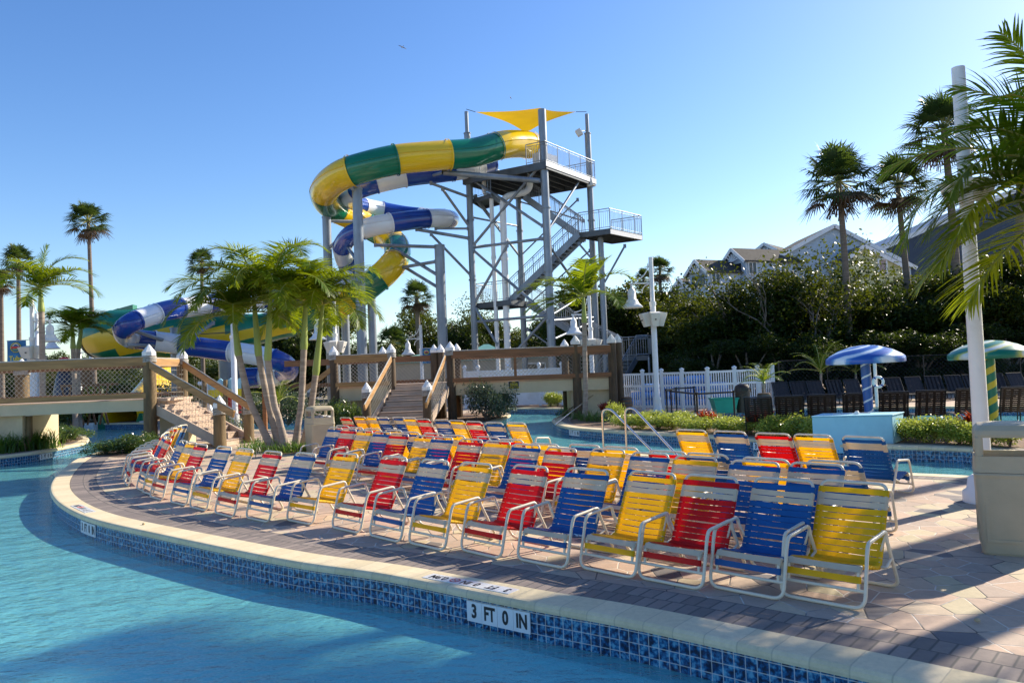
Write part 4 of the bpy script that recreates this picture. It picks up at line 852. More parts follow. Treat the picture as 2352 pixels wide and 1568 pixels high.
stairs(z3(P(1462, 818, 43.4), 2.5), z3(P(1398, 880, 41.2), .05), (-1.15, .35, 0), 12)
for p in LR[:3]: m = MB(); m.tube([(p.x, p.y, 0), (p.x, p.y, 2.4)], .07, 8); m.build("post", M['galv'], tw)
def brace(a, b, r=.07, mat='galv', par=None):
    m = MB(); m.tube([a, b], r, 8); m.box(a, (.16, .1, .22)); m.box(b, (.16, .1, .22)); return m.build("brace", M[mat], par or tw)
for a, b in (((270, 525), (668, 788)), ((275, 900), (650, 450)), ((280, 912), (668, 862)), ((280, 930), (690, 1290)), ((292, 1212), (470, 900)), ((290, 1335), (700, 1300)), ((292, 1265), (412, 1462)), ((530, 1490), (695, 1310))): brace(PL(*c3(*a), tL, tC), PL(*c3(*b), tL, tC), .085)
for a, b in (((268, 610), (545, 970)), ((270, 740), (540, 792)), ((290, 620), (540, 960)), ((285, 905), (545, 880))): brace(PL(*c3(*a), tL, tB), PL(*c3(*b), tL, tB), .06)
for a, b in (((700, 815), (890, 515)), ((700, 888), (880, 1150)), ((700, 1330), (960, 1310)), ((715, 1300), (960, 1150)), ((720, 1440), (965, 1330))): brace(PL(*c3(*a), tC, tR), PL(*c3(*b), tC, tR), .075)
for a, b in (((540, 650), (900, 760)), ((545, 960), (870, 640)), ((560, 1330), (930, 1300)), ((575, 1250), (940, 930)), ((585, 1380), (700, 1460))): brace(PL(*c3(*a), tB, tR), PL(*c3(*b), tB, tR), .05)
m = MB(); q = P(1386, 700, 44.8); m.tube([(q.x, q.y, 0), (q.x, q.y, ZM - .3)], .17, 10); m.build("post", M['galv'], tw)
brace(P(1435, 565, 44.5), P(1385, 655, 44.8), .06); brace(P(1330, 560, 44.6), P(1381, 620, 44.8), .06)
sail = MB(); cs = [P(1092, 257.5, 45.7), P(1241, 248, 43.0), P(1323, 257, 47.1), P(1208, 306, 48.6)]; n = 14; vs = []
for i in range(n + 1):
    for j in range(n + 1):
        s_, t_ = i / n, j / n; p = cs[0] * (1 - s_) * (1 - t_) + cs[1] * s_ * (1 - t_) + cs[2] * s_ * t_ + cs[3] * (1 - s_) * t_
        cc_ = (cs[0] + cs[1] + cs[2] + cs[3]) / 4; e = (4 * s_ * (1 - s_) * (1 if min(t_, 1 - t_) < 1 else 0) * (abs(2 * t_ - 1) ** 4) + 4 * t_ * (1 - t_) * (abs(2 * s_ - 1) ** 4)); vs.append(p.lerp(cc_, .17 * min(1, e)))
sail.add(vs, [(i * (n + 1) + j, (i + 1) * (n + 1) + j, (i + 1) * (n + 1) + j + 1, i * (n + 1) + j + 1) for i in range(n) for j in range(n)], 0, True); sl = sail.build("shade_sail", M['sail'], tw)
m = MB(); m.tube([P(1071, 251, 45.6), cs[0]], .02, 5); m.tube([P(1347, 257, 47.2), cs[2]], .02, 5); ORG[sl.name] = ORG[tw.name]; m.build("cable", M['galvd'], sl)
fl = thing("floodlight", "small grey box floodlight fixed to the tower's right post", "floodlight", P(1330, 305, 46.5)); m = MB(); q = P(1330, 305, 46.5); m.box(q, (.34, .3, .42), rz=.5, rot=Matrix.Rotation(-.5, 3, 'Y')); m.build("housing", M['offwhite'], fl, bevel=.03); m = MB(); m.bar(q + V3((.1, 0, .1)), P(1347, 300, 47.2), .05, .05); m.build("bracket", M['galv'], fl)
m = MB(); q = P(1354, 419, 46.8); m.box(q, (.34, .3, .5), rot=Matrix.Rotation(-.2, 3, 'Y')); f2 = thing("floodlight", "small box floodlight just beneath the tower's top platform", "floodlight", q); m.build("housing", M['offwhite'], f2, bevel=.03)
def pipe(pp, r, label):
    root = thing("water_pipe", label, "pipe", (pp[-1].x, pp[-1].y, 0)); m = MB(); m.tube(fillet(pp, .55, 6), r, 14); 
    for q in (.3, .62): p = pp[-2].lerp(pp[-1], q); m.lathe([(r * 1.18, -.1), (r * 1.18, .1)], p, 14)
    m.build("pipe", M['white'], root)
pipe([P(1216, 392, 45), P(1218, 440, 45), P(1154, 452, 44.6), z3(P(1165, 800, 44.6), 0)], .19, "thick white water pipe bending down inside the steel tower")
pipe([P(1111, 398, 45.2), P(1112, 446, 45.2), P(1128, 449, 44.9), z3(P(1143, 800, 44.9), 0)], .125, "thinner white water pipe beside the thick one in the tower")

# ---------------------------------------------------------------- tube slides
def tube_slide(name, label, ctrl, r, cuts, seam=True):
    root = thing(name, label, "water slide", z3(P(*ctrl[0]), 0)); pts = [P(*c) for c in ctrl]; N_ = 12; path = catmull(pts, N_); rr = r if isinstance(r, list) else [r] * len(ctrl)
    rad = [rr[min(int(i / N_), len(rr) - 1)] * (1 - (i / N_) % 1) + rr[min(int(i / N_) + 1, len(rr) - 1)] * ((i / N_) % 1) for i in range(len(path))]
    for k, (i0, cn) in enumerate(cuts):
        i1 = cuts[k + 1][0] if k + 1 < len(cuts) else len(ctrl) - 1; a, b = int(round(i0 * N_)), int(round(i1 * N_))
        if b <= a: continue
        m = MB(); m.tube(path[a:b + 1], rad[a:b + 1], 28, cap=False); 
        # inner skin, so that the wall is a real shell
        m.tube(path[a:b + 1], [q * .965 for q in rad[a:b + 1]], 28, cap=False); sec = m.build("tube_section", M[cn], root); ORG[sec.name] = ORG[root.name]
        m = MB(); t = (path[min(a + 1, len(path) - 1)] - path[max(a - 1, 0)]).normalized() * .045; m.tube([path[a] - t, path[a] + t], rad[a] * 1.085, 28, smooth=False, cap=False)
        for e in (-1, 1):     # flat annular faces of the flange
            pass
        m.build("flange", M[cn], sec)
        if seam:
            up = [V3((0, 0, 1))] * (b - a + 1); m = MB(); sd = []
            for i in range(a, b + 1):
                tt = (path[min(i + 1, len(path) - 1)] - path[max(i - 1, 0)]).normalized(); s_ = tt.cross(V3((0, 0, 1))).normalized(); s_ = s_ if s_.y < 0 else -s_; sd.append(path[i] + s_ * rad[i] * 1.0 + V3((0, 0, .1)))
            m.tube(sd, .028, 4); m.build("seam", M[cn], sec)
    return root, path
A_ = [(1216, 334, 45.6), (1190, 331, 44.8), (1150, 334, 43.6), (1085, 351, 42.4), (1000, 358, 41.5), (915, 366, 40.9), (844, 382, 40.5), (785, 402, 40.8), (749, 432, 42.4), (748, 460, 45), (775, 484, 47.6), (815, 503, 49.5), (862, 530, 50), (905, 556, 48.6), (913, 588, 46.8), (888, 622, 45.6), (855, 650, 45.3), (815, 680, 45.6), (760, 708, 46), (700, 730, 45.5), (650, 745, 44.6), (605, 752, 43.2)]
tube_slide("tube_slide", "large green and yellow tube slide curling down from the tower top", A_, .80, [(0, 'syellow'), (2.25, 'sgreen'), (3.7, 'syellow'), (5.05, 'sgreen'), (6.6, 'syellow'), (8.3, 'sgreen'), (9.9, 'syellow'), (11.6, 'sgreen'), (12.5, 'syellow'), (13.35, 'sgreen'), (14.4, 'syellow'), (15.6, 'sgreen'), (17, 'syellow'), (18.3, 'sgreen'), (19.9, 'syellow'), (20.5, 'sgreen')])
B_ = [(1128, 376, 46.6), (1100, 384, 46), (1064, 391, 45.3), (1010, 398, 44.7), (940, 406, 44.3), (881, 418, 44), (835, 431, 44.1), (802, 448, 45.8), (806, 464, 48.4), (837, 474, 50.4), (870, 481, 51.4), (930, 492, 52), (990, 498, 51.4), (1026, 502, 49.4), (1034, 504, 47.2), (1010, 501, 45.6), (960, 504, 44.5), (900, 512, 43.6), (850, 522, 43.2), (806, 540, 43.8), (787, 566, 45.3), (790, 592, 46.6), (800, 615, 47), (796, 640, 46.4), (760, 665, 45), (690, 680, 43.5), (600, 686, 42.4), (520, 694, 41.4), (458, 702, 39.9), (384, 713, 38.2), (333, 729, 36.9), (297, 744, 36.2), (284, 762, 36.9), (304, 777, 38.4), (384, 787, 39.6), (476, 800, 39.4), (560, 811, 39), (615, 821, 38.5), (650, 834, 38.7), (662, 850, 40.4), (640, 862, 42), (600, 866, 42.6), (560, 868, 42.4)]
tube_slide("tube_slide", "long blue and white tube slide winding under the green and yellow one to the left", B_, [.555 * min(1, (c[2] / 41.5) ** 1.2) for c in B_], [(0, 'sblue'), (.9, 'swhite'), (2.5, 'sblue'), (4.2, 'swhite'), (5.3, 'sblue'), (6.4, 'swhite'), (7.4, 'sblue'), (8.8, 'swhite'), (10.2, 'sblue'), (11.6, 'swhite'), (12.8, 'sblue'), (14.6, 'swhite'), (15.7, 'sblue'), (17.1, 'swhite'), (18.3, 'sblue'), (20.1, 'swhite'), (21.4, 'sblue'), (23, 'swhite'), (24.5, 'sblue'), (26, 'swhite'), (27, 'sblue'), (27.8, 'swhite'), (28.6, 'sblue'), (29.5, 'swhite'), (30.5, 'sblue'), (31.7, 'swhite'), (33, 'sblue'), (33.7, 'swhite'), (34.4, 'sblue'), (35.7, 'swhite'), (37.3, 'sblue'), (39.5, 'swhite'), (41, 'sblue')])
# big flume
fm = thing("open_flume", "wide green and yellow saw-tooth patterned slide flume at the left, lying low", "water slide", P(230, 900, 40)); ctrl = [(226, 772, 43.4), (262, 771, 43), (330, 770, 42.6), (420, 768, 42.6), (500, 764, 42.8), (570, 758, 43), (640, 750, 43.6), (672, 746, 44.2)]; rad = [1.18, 1.45, 1.45, 1.28, 1.10, .92, .74, .66]
pts = [P(*c) for c in ctrl]; path = catmull(pts, 10); rd = [rad[min(i // 10, 7)] * (1 - (i / 10) % 1) + rad[min(i // 10 + 1, 7)] * ((i / 10) % 1) for i in range(len(path))]
def ring(mb, path, rd, n, uv=True):
    s = 0; k = len(path); vs = []
    for i in range(k):
        t = (path[min(i + 1, k - 1)] - path[max(i - 1, 0)]).normalized(); x = t.cross(V3((0, 0, 1))).normalized(); z = x.cross(t)
        if i: s += (path[i] - path[i - 1]).length
        for j in range(n + 1):
            a = 2 * math.pi * j / n; vs.append(path[i] + (z * math.cos(a) + x * math.sin(a)) * rd[i]); mb.uv[len(vs) - 1] = (s, (1 + math.cos(a)) / 2)
    mb.add(vs, [(i * (n + 1) + j, i * (n + 1) + j + 1, (i + 1) * (n + 1) + j + 1, (i + 1) * (n + 1) + j) for i in range(k - 1) for j in range(n)], 0, True)
m = MB(); ring(m, path, rd, 32); m.build("flume_shell", m_zigzag(), fm)
m = MB(); t = (path[1] - path[0]).normalized(); m.tube([path[0] - t * .05, path[0] + t * .08], 1.26, 28, smooth=False); m.build("end_flange", M['galvd'], fm)
for u, v, Y, w_ in ((243, 716, 43, .7), (268, 708, 42.8, .9), (330, 704, 42.6, 1.3)): m = MB(); q = P(u, v, Y); m.slab([q + V3((-w_, 0, -.25)), q + V3((w_, 0, -.1)), q + V3((w_, 0, .18))], (0, .5, 0)); m.build("fin", M['sgreen'], fm)
m = MB(); m.tube([p + V3((0, -r_ * 1.0, -.1)) for p, r_ in zip(path, rd)], .03, 5); m.build("seam", M['galvd'], fm)
# tunnel mouth
q = P(286, 957, 41.2); tn = thing("slide_tunnel", "dark round yellow and green slide mouth pouring into the left channel", "water slide", (q.x, 41.2, -.3)); qx = q.x; zc = 1.85 - (957 - 891) / 1764 * 41.2
m = MB(); pth = catmull([(qx, 40.9, zc), (qx, 42.5, zc + .25), (qx - .2, 45, zc + 1.2), (qx - .6, 47.5, zc + 2.4)], 6); m.tube(pth, .95, 28, cap=False); m.tube(pth, .84, 28, cap=False); m.build("tube", M['syellow'], tn)
m = MB(); vs = []; n = 28
for j in range(n): a = 2 * math.pi * j / n; vs += [(qx + .84 * math.cos(a), 40.88, zc + .84 * math.sin(a)), (qx + 1.0 * math.cos(a), 40.88, zc + 1.0 * math.sin(a)), (qx + 1.0 * math.cos(a), 41.0, zc + 1.0 * math.sin(a))]
m.add(vs, [(j * 3, ((j + 1) % n) * 3, ((j + 1) % n) * 3 + 1, j * 3 + 1) for j in range(n)] + [(j * 3 + 1, ((j + 1) % n) * 3 + 1, ((j + 1) % n) * 3 + 2, j * 3 + 2) for j in range(n)]); m.build("rim", M['syellow'], tn)
m = MB()
for s_ in (-1, 1): m.add([(qx + s_ * x, y, z) for y in (40.75, 41.4) for x, z in ((.70, -.4), (1.25, -.4), (1.14, zc + .15), (1.0, zc + .15), (.84, zc - .25))], [(0, 1, 2, 3, 4), (9, 8, 7, 6, 5), (0, 5, 6, 1), (1, 6, 7, 2), (2, 7, 8, 3), (3, 8, 9, 4), (4, 9, 5, 0)])
m.build("collar", M['sgreen'], tn)
m = MB(); m.box((qx - 1.45, 40.6, -.12), (.5, .5, .36)); m.box((qx + 1.45, 40.6, -.12), (.5, .5, .36)); m.build("side_block", M['white'], tn)
# support columns with arms
def column(u0, v0, u1, Y, r, label, mat='galv', arms=()):
    a = P(u0, v0, Y); root = thing("support_column", label, "column", (a.x, Y, 0)); m = MB(); m.tube([(a.x, Y, 0), (a.x, Y, a.z)], r, 18); m.lathe([(r * 1.12, 0), (r * 1.12, .08)], (a.x, Y, a.z - .1), 16); m.build("shaft", M[mat], root)
    for (p, q) in arms: brace(p, q, .10, mat, root)
column(820, 432, 0, 41.2, .27, "tall steel column carrying the green slide's left bend", arms=[(P(822, 445, 41.2), P(800, 425, 40.8)), (P(820, 600, 41.2), P(795, 560, 45))])
column(750, 497, 0, 46, .26, "steel column behind the green curl of the slide", arms=[(P(752, 507, 46), P(811, 509, 47)), (P(755, 570, 46), P(778, 550, 45))])
column(1009, 562, 0, 44.5, .29, "thick free-standing steel column left of the tower", arms=[(P(1000, 567, 44.4), P(862, 563, 46)), (P(1004, 631, 44.4), P(906, 571, 46)), (P(1000, 601, 44.4), P(906, 617, 46)), (P(1006, 660, 44.4), P(932, 615, 46))])
column(853, 682, 0, 46, .25, "shorter steel column below the slide's last green bend")
column(402, 752, 0, 40.4, .25, "steel column under the low blue and white slide", arms=[(P(402, 790, 40.2), P(300, 757, 36.6)), (P(402, 812, 40.2), P(330, 780, 38.6)), (P(402, 800, 40.2), P(490, 742, 41)), (P(402, 794, 40.2), P(290, 792, 37.4))])
column(520, 822, 0, 42.4, .42, "fat steel leg under the low flume, left of a pair"); column(540, 822, 0, 43.4, .42, "fat steel leg under the low flume, right of a pair"); column(790, 640, 0, 47, .25, "steel column partly hidden by the palm crowns")
column(768, 700, 0, 44, .22, "slim steel column right behind the palm clump")
for nm_, lst in (("slide_support_frame", ((((1018, 396, 42.3), (1238, 415, 43.0), .16), ((990, 421, 43.9), (1075, 452, 45.4), .09), ((1016, 434, 44.1), (1076, 518, 45.5), .08), ((957, 527, 44.6), (1076, 547, 45.5), .10), ((990, 538, 44.7), (1080, 631, 45.5), .08), ((1001, 525, 45.4), (1075, 525, 45.6), .07), ((990, 404, 44.6), (1018, 396, 42.3), .09)))),):
    fr = thing(nm_, "grey steel arms holding the slides out from the tower's left side", "support frame", (tL.x, tL.y, 0))
    for a, b, r_ in lst: brace(P(*a), P(*b), r_, 'galv', fr)
# ---------------------------------------------------------------- fences, low buildings and small things behind the bridge
def slat_fence(a, b, h, label, gap=.125, npost=2, name="picket_fence"):
    a, b = V3(a), V3(b); root = thing(name, label, "fence", a); d = (b - a); L = d.length; d.normalize(); n = int(L / gap); m = MB()
    for i in range(n): p = a + d * (gap * (i + .5)); m.box((p.x, p.y, h * .5), (.045, .025, h * .90), rz=math.atan2(d.y, d.x))
    for z in (.09, .62, .93): m.bar(a + V3((0, 0, h * z)), b + V3((0, 0, h * z)), .05, .09)
    m.build("panel", M['vinyl'], root)
    for k in range(npost):
        p = a.lerp(b, k / max(1, npost - 1)) if npost > 1 else a; m = MB(); m.box((p.x, p.y, h * .5), (.14, .14, h + .04)); q = m.build("post", M['vinyl'], root); ORG[q.name] = ORG[root.name]; m = MB(); m.lathe([(.11, h + .02), (.11, h + .05), (.02, h + .11)], (p.x, p.y, 0), 4, smooth=False); m.build("cap", M['vinyl'], q)
fpx = [(1425, 938, 34.5), (1479, 939, 33.4), (1523, 939, 33.0), (1570, 940, 32.2), (1629, 941.6, 31.4), (1691, 939, 32), (1744, 935, 32.6), (1778, 931, 33.2)]
fp = [z3(P(*k), 0) for k in fpx]
for i in range(7): slat_fence(fp[i], fp[i + 1], 1.66, f"white picket fence panel, {ORD[i+1]} from the left beside the speaker lamp post", npost=1 if i < 6 else 2)
def solid_fence(us, Y, h, label):
    pts = [z3(P(u, 900, Y), 0) for u in us]; root = thing("panel_fence", label, "fence", pts[0])
    for a, b in zip(pts, pts[1:]):
        m = MB(); n = int((b - a).length / .16); m.bar(a + V3((0, 0, h * .5 + .05)), b + V3((0, 0, h * .5 + .05)), .03, h - .1)
        for z in (.12, h * .5, h - .06): m.bar(a + V3((0, -.025, z)), b + V3((0, -.025, z)), .05, .10)
        m.build("panel", M['vinyl'], root)
    for p in pts: m = MB(); m.box((p.x, p.y - .02, h * .5 + .05), (.15, .15, h + .1)); q = m.build("post", M['vinyl'], root); ORG[q.name] = ORG[root.name]; m = MB(); m.lathe([(.06, h + .1), (.12, h + .16), (.12, h + .2), (.09, h + .28), (.02, h + .34)], (p.x, p.y, 0), 10); m.build("finial", M['vinyl'], q)
solid_fence((1069, 1100, 1168, 1240, 1292), 41.5, 2.0, "solid white panel fence seen under and through the middle bridge")
def ring_buoy(p, label, r=.36):
    root = thing("ring_buoy", label, "life ring", p); m = MB(); p = V3(p)
    for k in range(8):
        a0 = k * math.pi / 4; m.tube([p + V3((r * .78 * math.cos(a0 + a), 0, r * .78 * math.sin(a0 + a))) for a in [math.pi / 4 * j / 5 for j in range(6)]], r * .22, 8, mi=k % 2 and 0)
    m.build("ring", M['white'], root); m = MB()
    for k in range(4): a0 = k * math.pi / 2 + .6; m.tube([p + V3((r * .78 * math.cos(a0 + a), 0, r * .78 * math.sin(a0 + a))) for a in (0, .15, .3)], r * .235, 8)
    m.build("band", M['sblue'], root)
ring_buoy(P(1160, 903, 41.2), "white and blue ring buoy hanging on the white panel fence")
q = P(2017, 877, 29); ring_buoy((q.x, 29, q.z), "ring buoy on the white post behind the blue mushroom", .24); ps = thing("buoy_post", "thin white post behind the blue mushroom holding a ring buoy", "post", (q.x, 29.2, 0)); m = MB(); m.tube([(q.x, 29.2, 0), (q.x, 29.2, 2.35)], .06, 10); m.build("post", M['white'], ps)
# snack bar building
def building(name, label, x0, x1, y0, y1, h, wall, roof, over=.4, rise=1.2, wins=(), cat="building"):
    root = thing(name, label, cat, ((x0 + x1) / 2, y0, 0)); m = MB(); m.box(((x0 + x1) / 2, (y0 + y1) / 2, h / 2), (x1 - x0, y1 - y0, h)); m.build("wall", M[wall], root)
    m = MB(); X0, X1, Y0, Y1 = x0 - over, x1 + over, y0 - over, y1 + over; ym = (Y0 + Y1) / 2; k = min((Y1 - Y0) / 2, (X1 - X0) / 2.2)
    m.add([(X0, Y0, h + .003), (X1, Y0, h + .003), (X1, Y1, h + .003), (X0, Y1, h + .003), (X0, Y0, h + .18), (X1, Y0, h + .18), (X1, Y1, h + .18), (X0, Y1, h + .18), (X0 + k, ym, h + .18 + rise), (X1 - k, ym, h + .18 + rise)], [(3, 2, 1, 0), (0, 1, 5, 4), (1, 2, 6, 5), (2, 3, 7, 6), (3, 0, 4, 7), (4, 5, 9, 8), (5, 6, 9), (6, 7, 8, 9), (7, 4, 8)]); m.build("roof", M[roof], root)
    for (a, b, z0, z1) in wins:
        m = MB(); m.box(((a + b) / 2, y0 - .02, (z0 + z1) / 2), (b - a, .06, z1 - z0)); q = m.build("window", M['glass'], root); ORG[q.name] = ORG[root.name]; m = MB()
        for c_, d_ in (((a, z0), (b, z0)), ((a, z1), (b, z1)), ((a, z0), (a, z1)), ((b, z0), (b, z1))): m.bar((c_[0], y0 - .05, c_[1]), (d_[0], y0 - .05, d_[1]), .08, .1)
        m.build("frame", M['vinyl'], q)
    return root
sx = lambda u, Y: (u - 1176) / 1764 * Y
building("snack_bar", "long low tan building with a green metal eave behind the middle bridge", sx(880, 52), sx(1260, 52), 52, 57, 2.75, 'tanwall', 'roofg', .3, .5, [(sx(1203, 52), sx(1250, 52), 1.4, 2.4)])
building("pavilion", "small pavilion with a pale green hip roof below the tower", sx(1062, 56), sx(1160, 56), 60, 63, 2.9, 'tanwall', 'roofg', .6, 1.1)
# inner tubes behind the fence
k = 0
for i, (u, Y, z) in enumerate([(1452, 36, .2), (1490, 36, .2), (1530, 35, .2), (1575, 35, .2), (1615, 34.4, .2), (1655, 34.4, .2), (1700, 34.6, .2), (1470, 36, .55), (1510, 35.6, .55), (1555, 35, .55), (1600, 34.6, .55), (1650, 34.4, .55), (1490, 36, .9), (1540, 35.4, .9), (1590, 34.8, .9), (1640, 34.4, .9), (1540, 35.4, 1.22), (1600, 34.8, 1.22)]):
    m = MB(); x = sx(u, Y); m.tube([(x + .42 * math.cos(a), Y + .42 * math.sin(a), z) for a in [2 * math.pi * j / 20 for j in range(20)]], .175, 10, closed=True)
    if i == 0: tube0 = tag(m.build("inner_tube", M['tube'], None, (x, Y, z)), "blue inner tube, first from the left in the bottom layer behind the picket fence", "inner tube", "inner tubes piled behind the fence")
    else: o = tube0.copy(); col.objects.link(o); o.location = (x, Y, z); o.rotation_euler = (0, 0, i); o['label'] = f"blue inner tube, {ORD[[1,2,3,4,5,6,7,1,2,3,4,5,1,2,3,4,1,2][i]]} from the left in the {['bottom','second','third','top'][0 if i < 7 else 1 if i < 12 else 2 if i < 16 else 3]} layer behind the picket fence"
# queue posts with belts
def stanchion(px, Y, lab, tops): 
    p = z3(P(*px, Y), 0); root = thing("belt_post", lab, "barrier post", p, group="black belt barrier posts"); m = MB(); m.lathe([(.17, 0), (.17, .03), (.04, .06), (.03, .08), (.03, .94), (.045, .95), (.045, 1.02)], (p.x, p.y, 0), 12); m.build("post", M['black'], root); return root, p
sp_ = [(stanchion((1532, 935), 28.5, "black belt post nearest the lamp post, left end of the queue", 0)), stanchion((1543, 945), 27, "black belt post second from the left end of the queue", 0), stanchion((1554, 928), 30, "black belt post at the back left of the queue", 0), stanchion((1603, 970), 23.5, "black belt post in the middle of the queue, nearest the hedge", 0), stanchion((1688, 965), 24, "black belt post at the right front of the queue", 0), stanchion((1596, 926), 30.5, "black belt post at the back of the queue", 0)]
for a, b in ((0, 1), (1, 3), (3, 4), (2, 5), (5, 3), (0, 2)):
    m = MB(); A0, B0 = sp_[a][1] + V3((0, 0, .97)), sp_[b][1] + V3((0, 0, .97)); m.bar(A0, B0, .012, .055); m.build("belt", M['black'], sp_[a][0])
q = z3(P(1663, 935, 29), 0); g = thing("green_tub", "teal plastic tub in front of the picket fence", "tub", q); m = MB(); m.add([(q.x + x * w_, q.y + y * d_, z) for z, w_, d_ in ((.02, .34, .28), (.55, .46, .36)) for x, y in ((-1, -1), (1, -1), (1, 1), (-1, 1))], [(3, 2, 1, 0), (0, 1, 5, 4), (1, 2, 6, 5), (2, 3, 7, 6), (3, 0, 4, 7)]); m.build("tub_body", M['greenbin'], g); m = MB(); m.tube([(q.x - .47, q.y - .37, .56), (q.x + .47, q.y - .37, .56), (q.x + .47, q.y + .37, .56), (q.x - .47, q.y + .37, .56)], .03, 6, closed=True); m.build("rim", M['greenbin'], g)
q = z3(P(1707, 938, 29), 0); g = thing("litter_bin", "dark brown round-topped litter bin by the picket fence", "litter bin", q); m = MB(); m.lathe([(.24, 0), (.28, .75)], (q.x, q.y, 0), 16); m.build("body", M['brownbin'], g); m = MB(); m.lathe([(.30, .76), (.30, .86), (.26, 1.0), (.15, 1.07), (.01, 1.09)], (q.x, q.y, 0), 16); m.build("lid", M['brownbin'], g); m = MB(); m.box((q.x, q.y - .27, .88), (.26, .08, .12)); m.build("flap", M['black'], g)
def barrel(u, v, Y, label):
    q = z3(P(u, v, Y), 0); g = thing("barrel", label, "barrel", q); m = MB(); m.lathe([(.22, 0), (.27, .2), (.285, .35), (.27, .5), (.23, .68)], (q.x, q.y, 0), 18); m.build("staves", M['cask'], g)
    for z, r_ in ((.1, .252), (.25, .283), (.45, .283), (.6, .258)): m = MB(); m.lathe([(r_, z - .025), (r_ + .004, z), (r_, z + .025)], (q.x, q.y, 0), 18, capb=False, capt=False); m.build("hoop", M['galvd'], g)
    return q
bq1 = barrel(1756, 930, 29.5, "oak barrel planter at the picket fence's right end"); barrel(1438, 943, 31, "oak barrel standing against the bridge's right pile")
# dark loungers
def lounger(label):
    root = thing("dark_lounger", label, "sun lounger", group="dark brown strap sun loungers"); w = .33; m = MB()
    for sx_ in (-1, 1): m.tube(fillet([(sx_ * w, -1.15, .30), (sx_ * w, .15, .32), (sx_ * w, .52, .98)], .1, 4), .018, 6); m.tube(fillet([(sx_ * w, -.95, .3), (sx_ * w, -.98, .02), (sx_ * w, -.7, .02), (sx_ * w, -.66, .3)], .08, 3), .016, 6); m.tube(fillet([(sx_ * w, .0, .3), (sx_ * w, -.02, .02), (sx_ * w, .28, .02), (sx_ * w, .32, .5)], .08, 3), .016, 6)
    m.tube([(-w, .52, .98), (w, .52, .98)], .018, 6); m.build("frame", M['black'], root)
    a, b = V3((0, .15, .33)), V3((0, .52, .97)); 
    for nm, a, b, k in (("backrest", V3((0, .16, .34)), V3((0, .51, .96)), 12), ("seat", V3((0, -1.12, .315)), V3((0, .12, .335)), 18)):
        m = MB(); t = (b - a).normalized()
        for i in range(k): c = a.lerp(b, (i + .5) / k); q_ = t * ((b - a).length / k * .44); m.slab([c - q_ + V3((-w, 0, 0)), c - q_ + V3((w, 0, 0)), c + q_ + V3((w, 0, 0)), c + q_ + V3((-w, 0, 0))], t.cross(V3((1, 0, 0))) * .006)
        for i in range(4): x = -w + 2 * w * (i + .5) / 4; m.slab([a + V3((x - .03, 0, 0)), a + V3((x + .03, 0, 0)), b + V3((x + .03, 0, 0)), b + V3((x - .03, 0, 0))], t.cross(V3((1, 0, 0))) * .009)
        m.build(nm, M['brownsling'], root)
    return root
lo = None
for i, u in enumerate((1736, 1805, 1877, 1957, 2039, 2122, 2212, 2313, 2420)):
    p = G(u, 909.5 - .0, .98) if False else P(u, 909.5, 21.3); lab = f"dark brown strap lounger seen from behind, {ORD[i+1]} from the left of the near row"
    if lo is None: lo = lounger(lab); base = lo
    L = (p.x * 20 / 21.3 + .05, 19.9, 0); ang = R(158 if i == 0 else 160)
    if i == 0: lo.location = L; lo.rotation_euler = (0, 0, ang); remember(lo)
    else: dup(lo, L, ang, lab)
for i, u in enumerate((1790, 1831, 1870, 1914, 1956, 2002, 2049, 2095, 2139, 2185, 2228, 2280, 2330)):
    p = P(u, 872, 33); dup(lo, (p.x, 32.5, 0), R(random.uniform(-8, 8)), f"dark lounger in the shade, {ORD[i+1]} from the left of the far row")

# ---------------------------------------------------------------- vegetation
def quads(name, V, mat, parent=None, smooth=False):
    """V: (n,4,3) array of quads"""
    V = np.asarray(V, dtype=np.float32); n = len(V); me = bpy.data.meshes.new(name)
    if parent: V = V - np.array(ORG[parent.name], dtype=np.float32)
    me.vertices.add(n * 4); me.vertices.foreach_set('co', V.reshape(-1)); me.loops.add(n * 4); me.loops.foreach_set('vertex_index', np.arange(n * 4, dtype=np.int32)); me.polygons.add(n)
    me.polygons.foreach_set('loop_start', np.arange(0, n * 4, 4, dtype=np.int32)); me.polygons.foreach_set('loop_total', np.full(n, 4, dtype=np.int32)); me.materials.append(mat); me.update(calc_edges=True)
    o = bpy.data.objects.new(name, me); col.objects.link(o)
    if parent: o.parent = parent; ORG[o.name] = ORG[parent.name]
    return o
def nrm(a): return a / (np.linalg.norm(a, axis=-1, keepdims=True) + 1e-9)
def leaves(c, size, n, aspect=.5, flat=0.0):
    """n leaf diamonds at points c, random orientation"""
    d = nrm(rng.normal(size=(n, 3)) * np.array([1, 1, 1 - flat * .7])); q = nrm(np.cross(d, rng.normal(size=(n, 3)))); s = (size * rng.uniform(.6, 1.3, n))[:, None]
    return np.stack([c - d * s * .5, c + q * s * aspect * .5 + d * s * .05, c + d * s * .5, c - q * s * aspect * .5 + d * s * .05], 1)
def blob_leaves(lobes, per, size, aspect=.5, shell=.55):
    out = []
    for (x, y, z, r, rz_) in lobes:
        n = int(per * r * r); u = nrm(rng.normal(size=(n, 3))); rad = rng.uniform(shell, 1.05, n) ** .8; k = 1 + .22 * np.sin(u[:, 0] * 5 + x * 3) * np.cos(u[:, 1] * 4 + y * 2) + .12 * np.sin(u[:, 2] * 9 + z)
        p = u * (rad * k)[:, None] * np.array([r, r, rz_]) + np.array([x, y, z]); out.append(leaves(p, size, n, aspect))
    return np.concatenate(out)
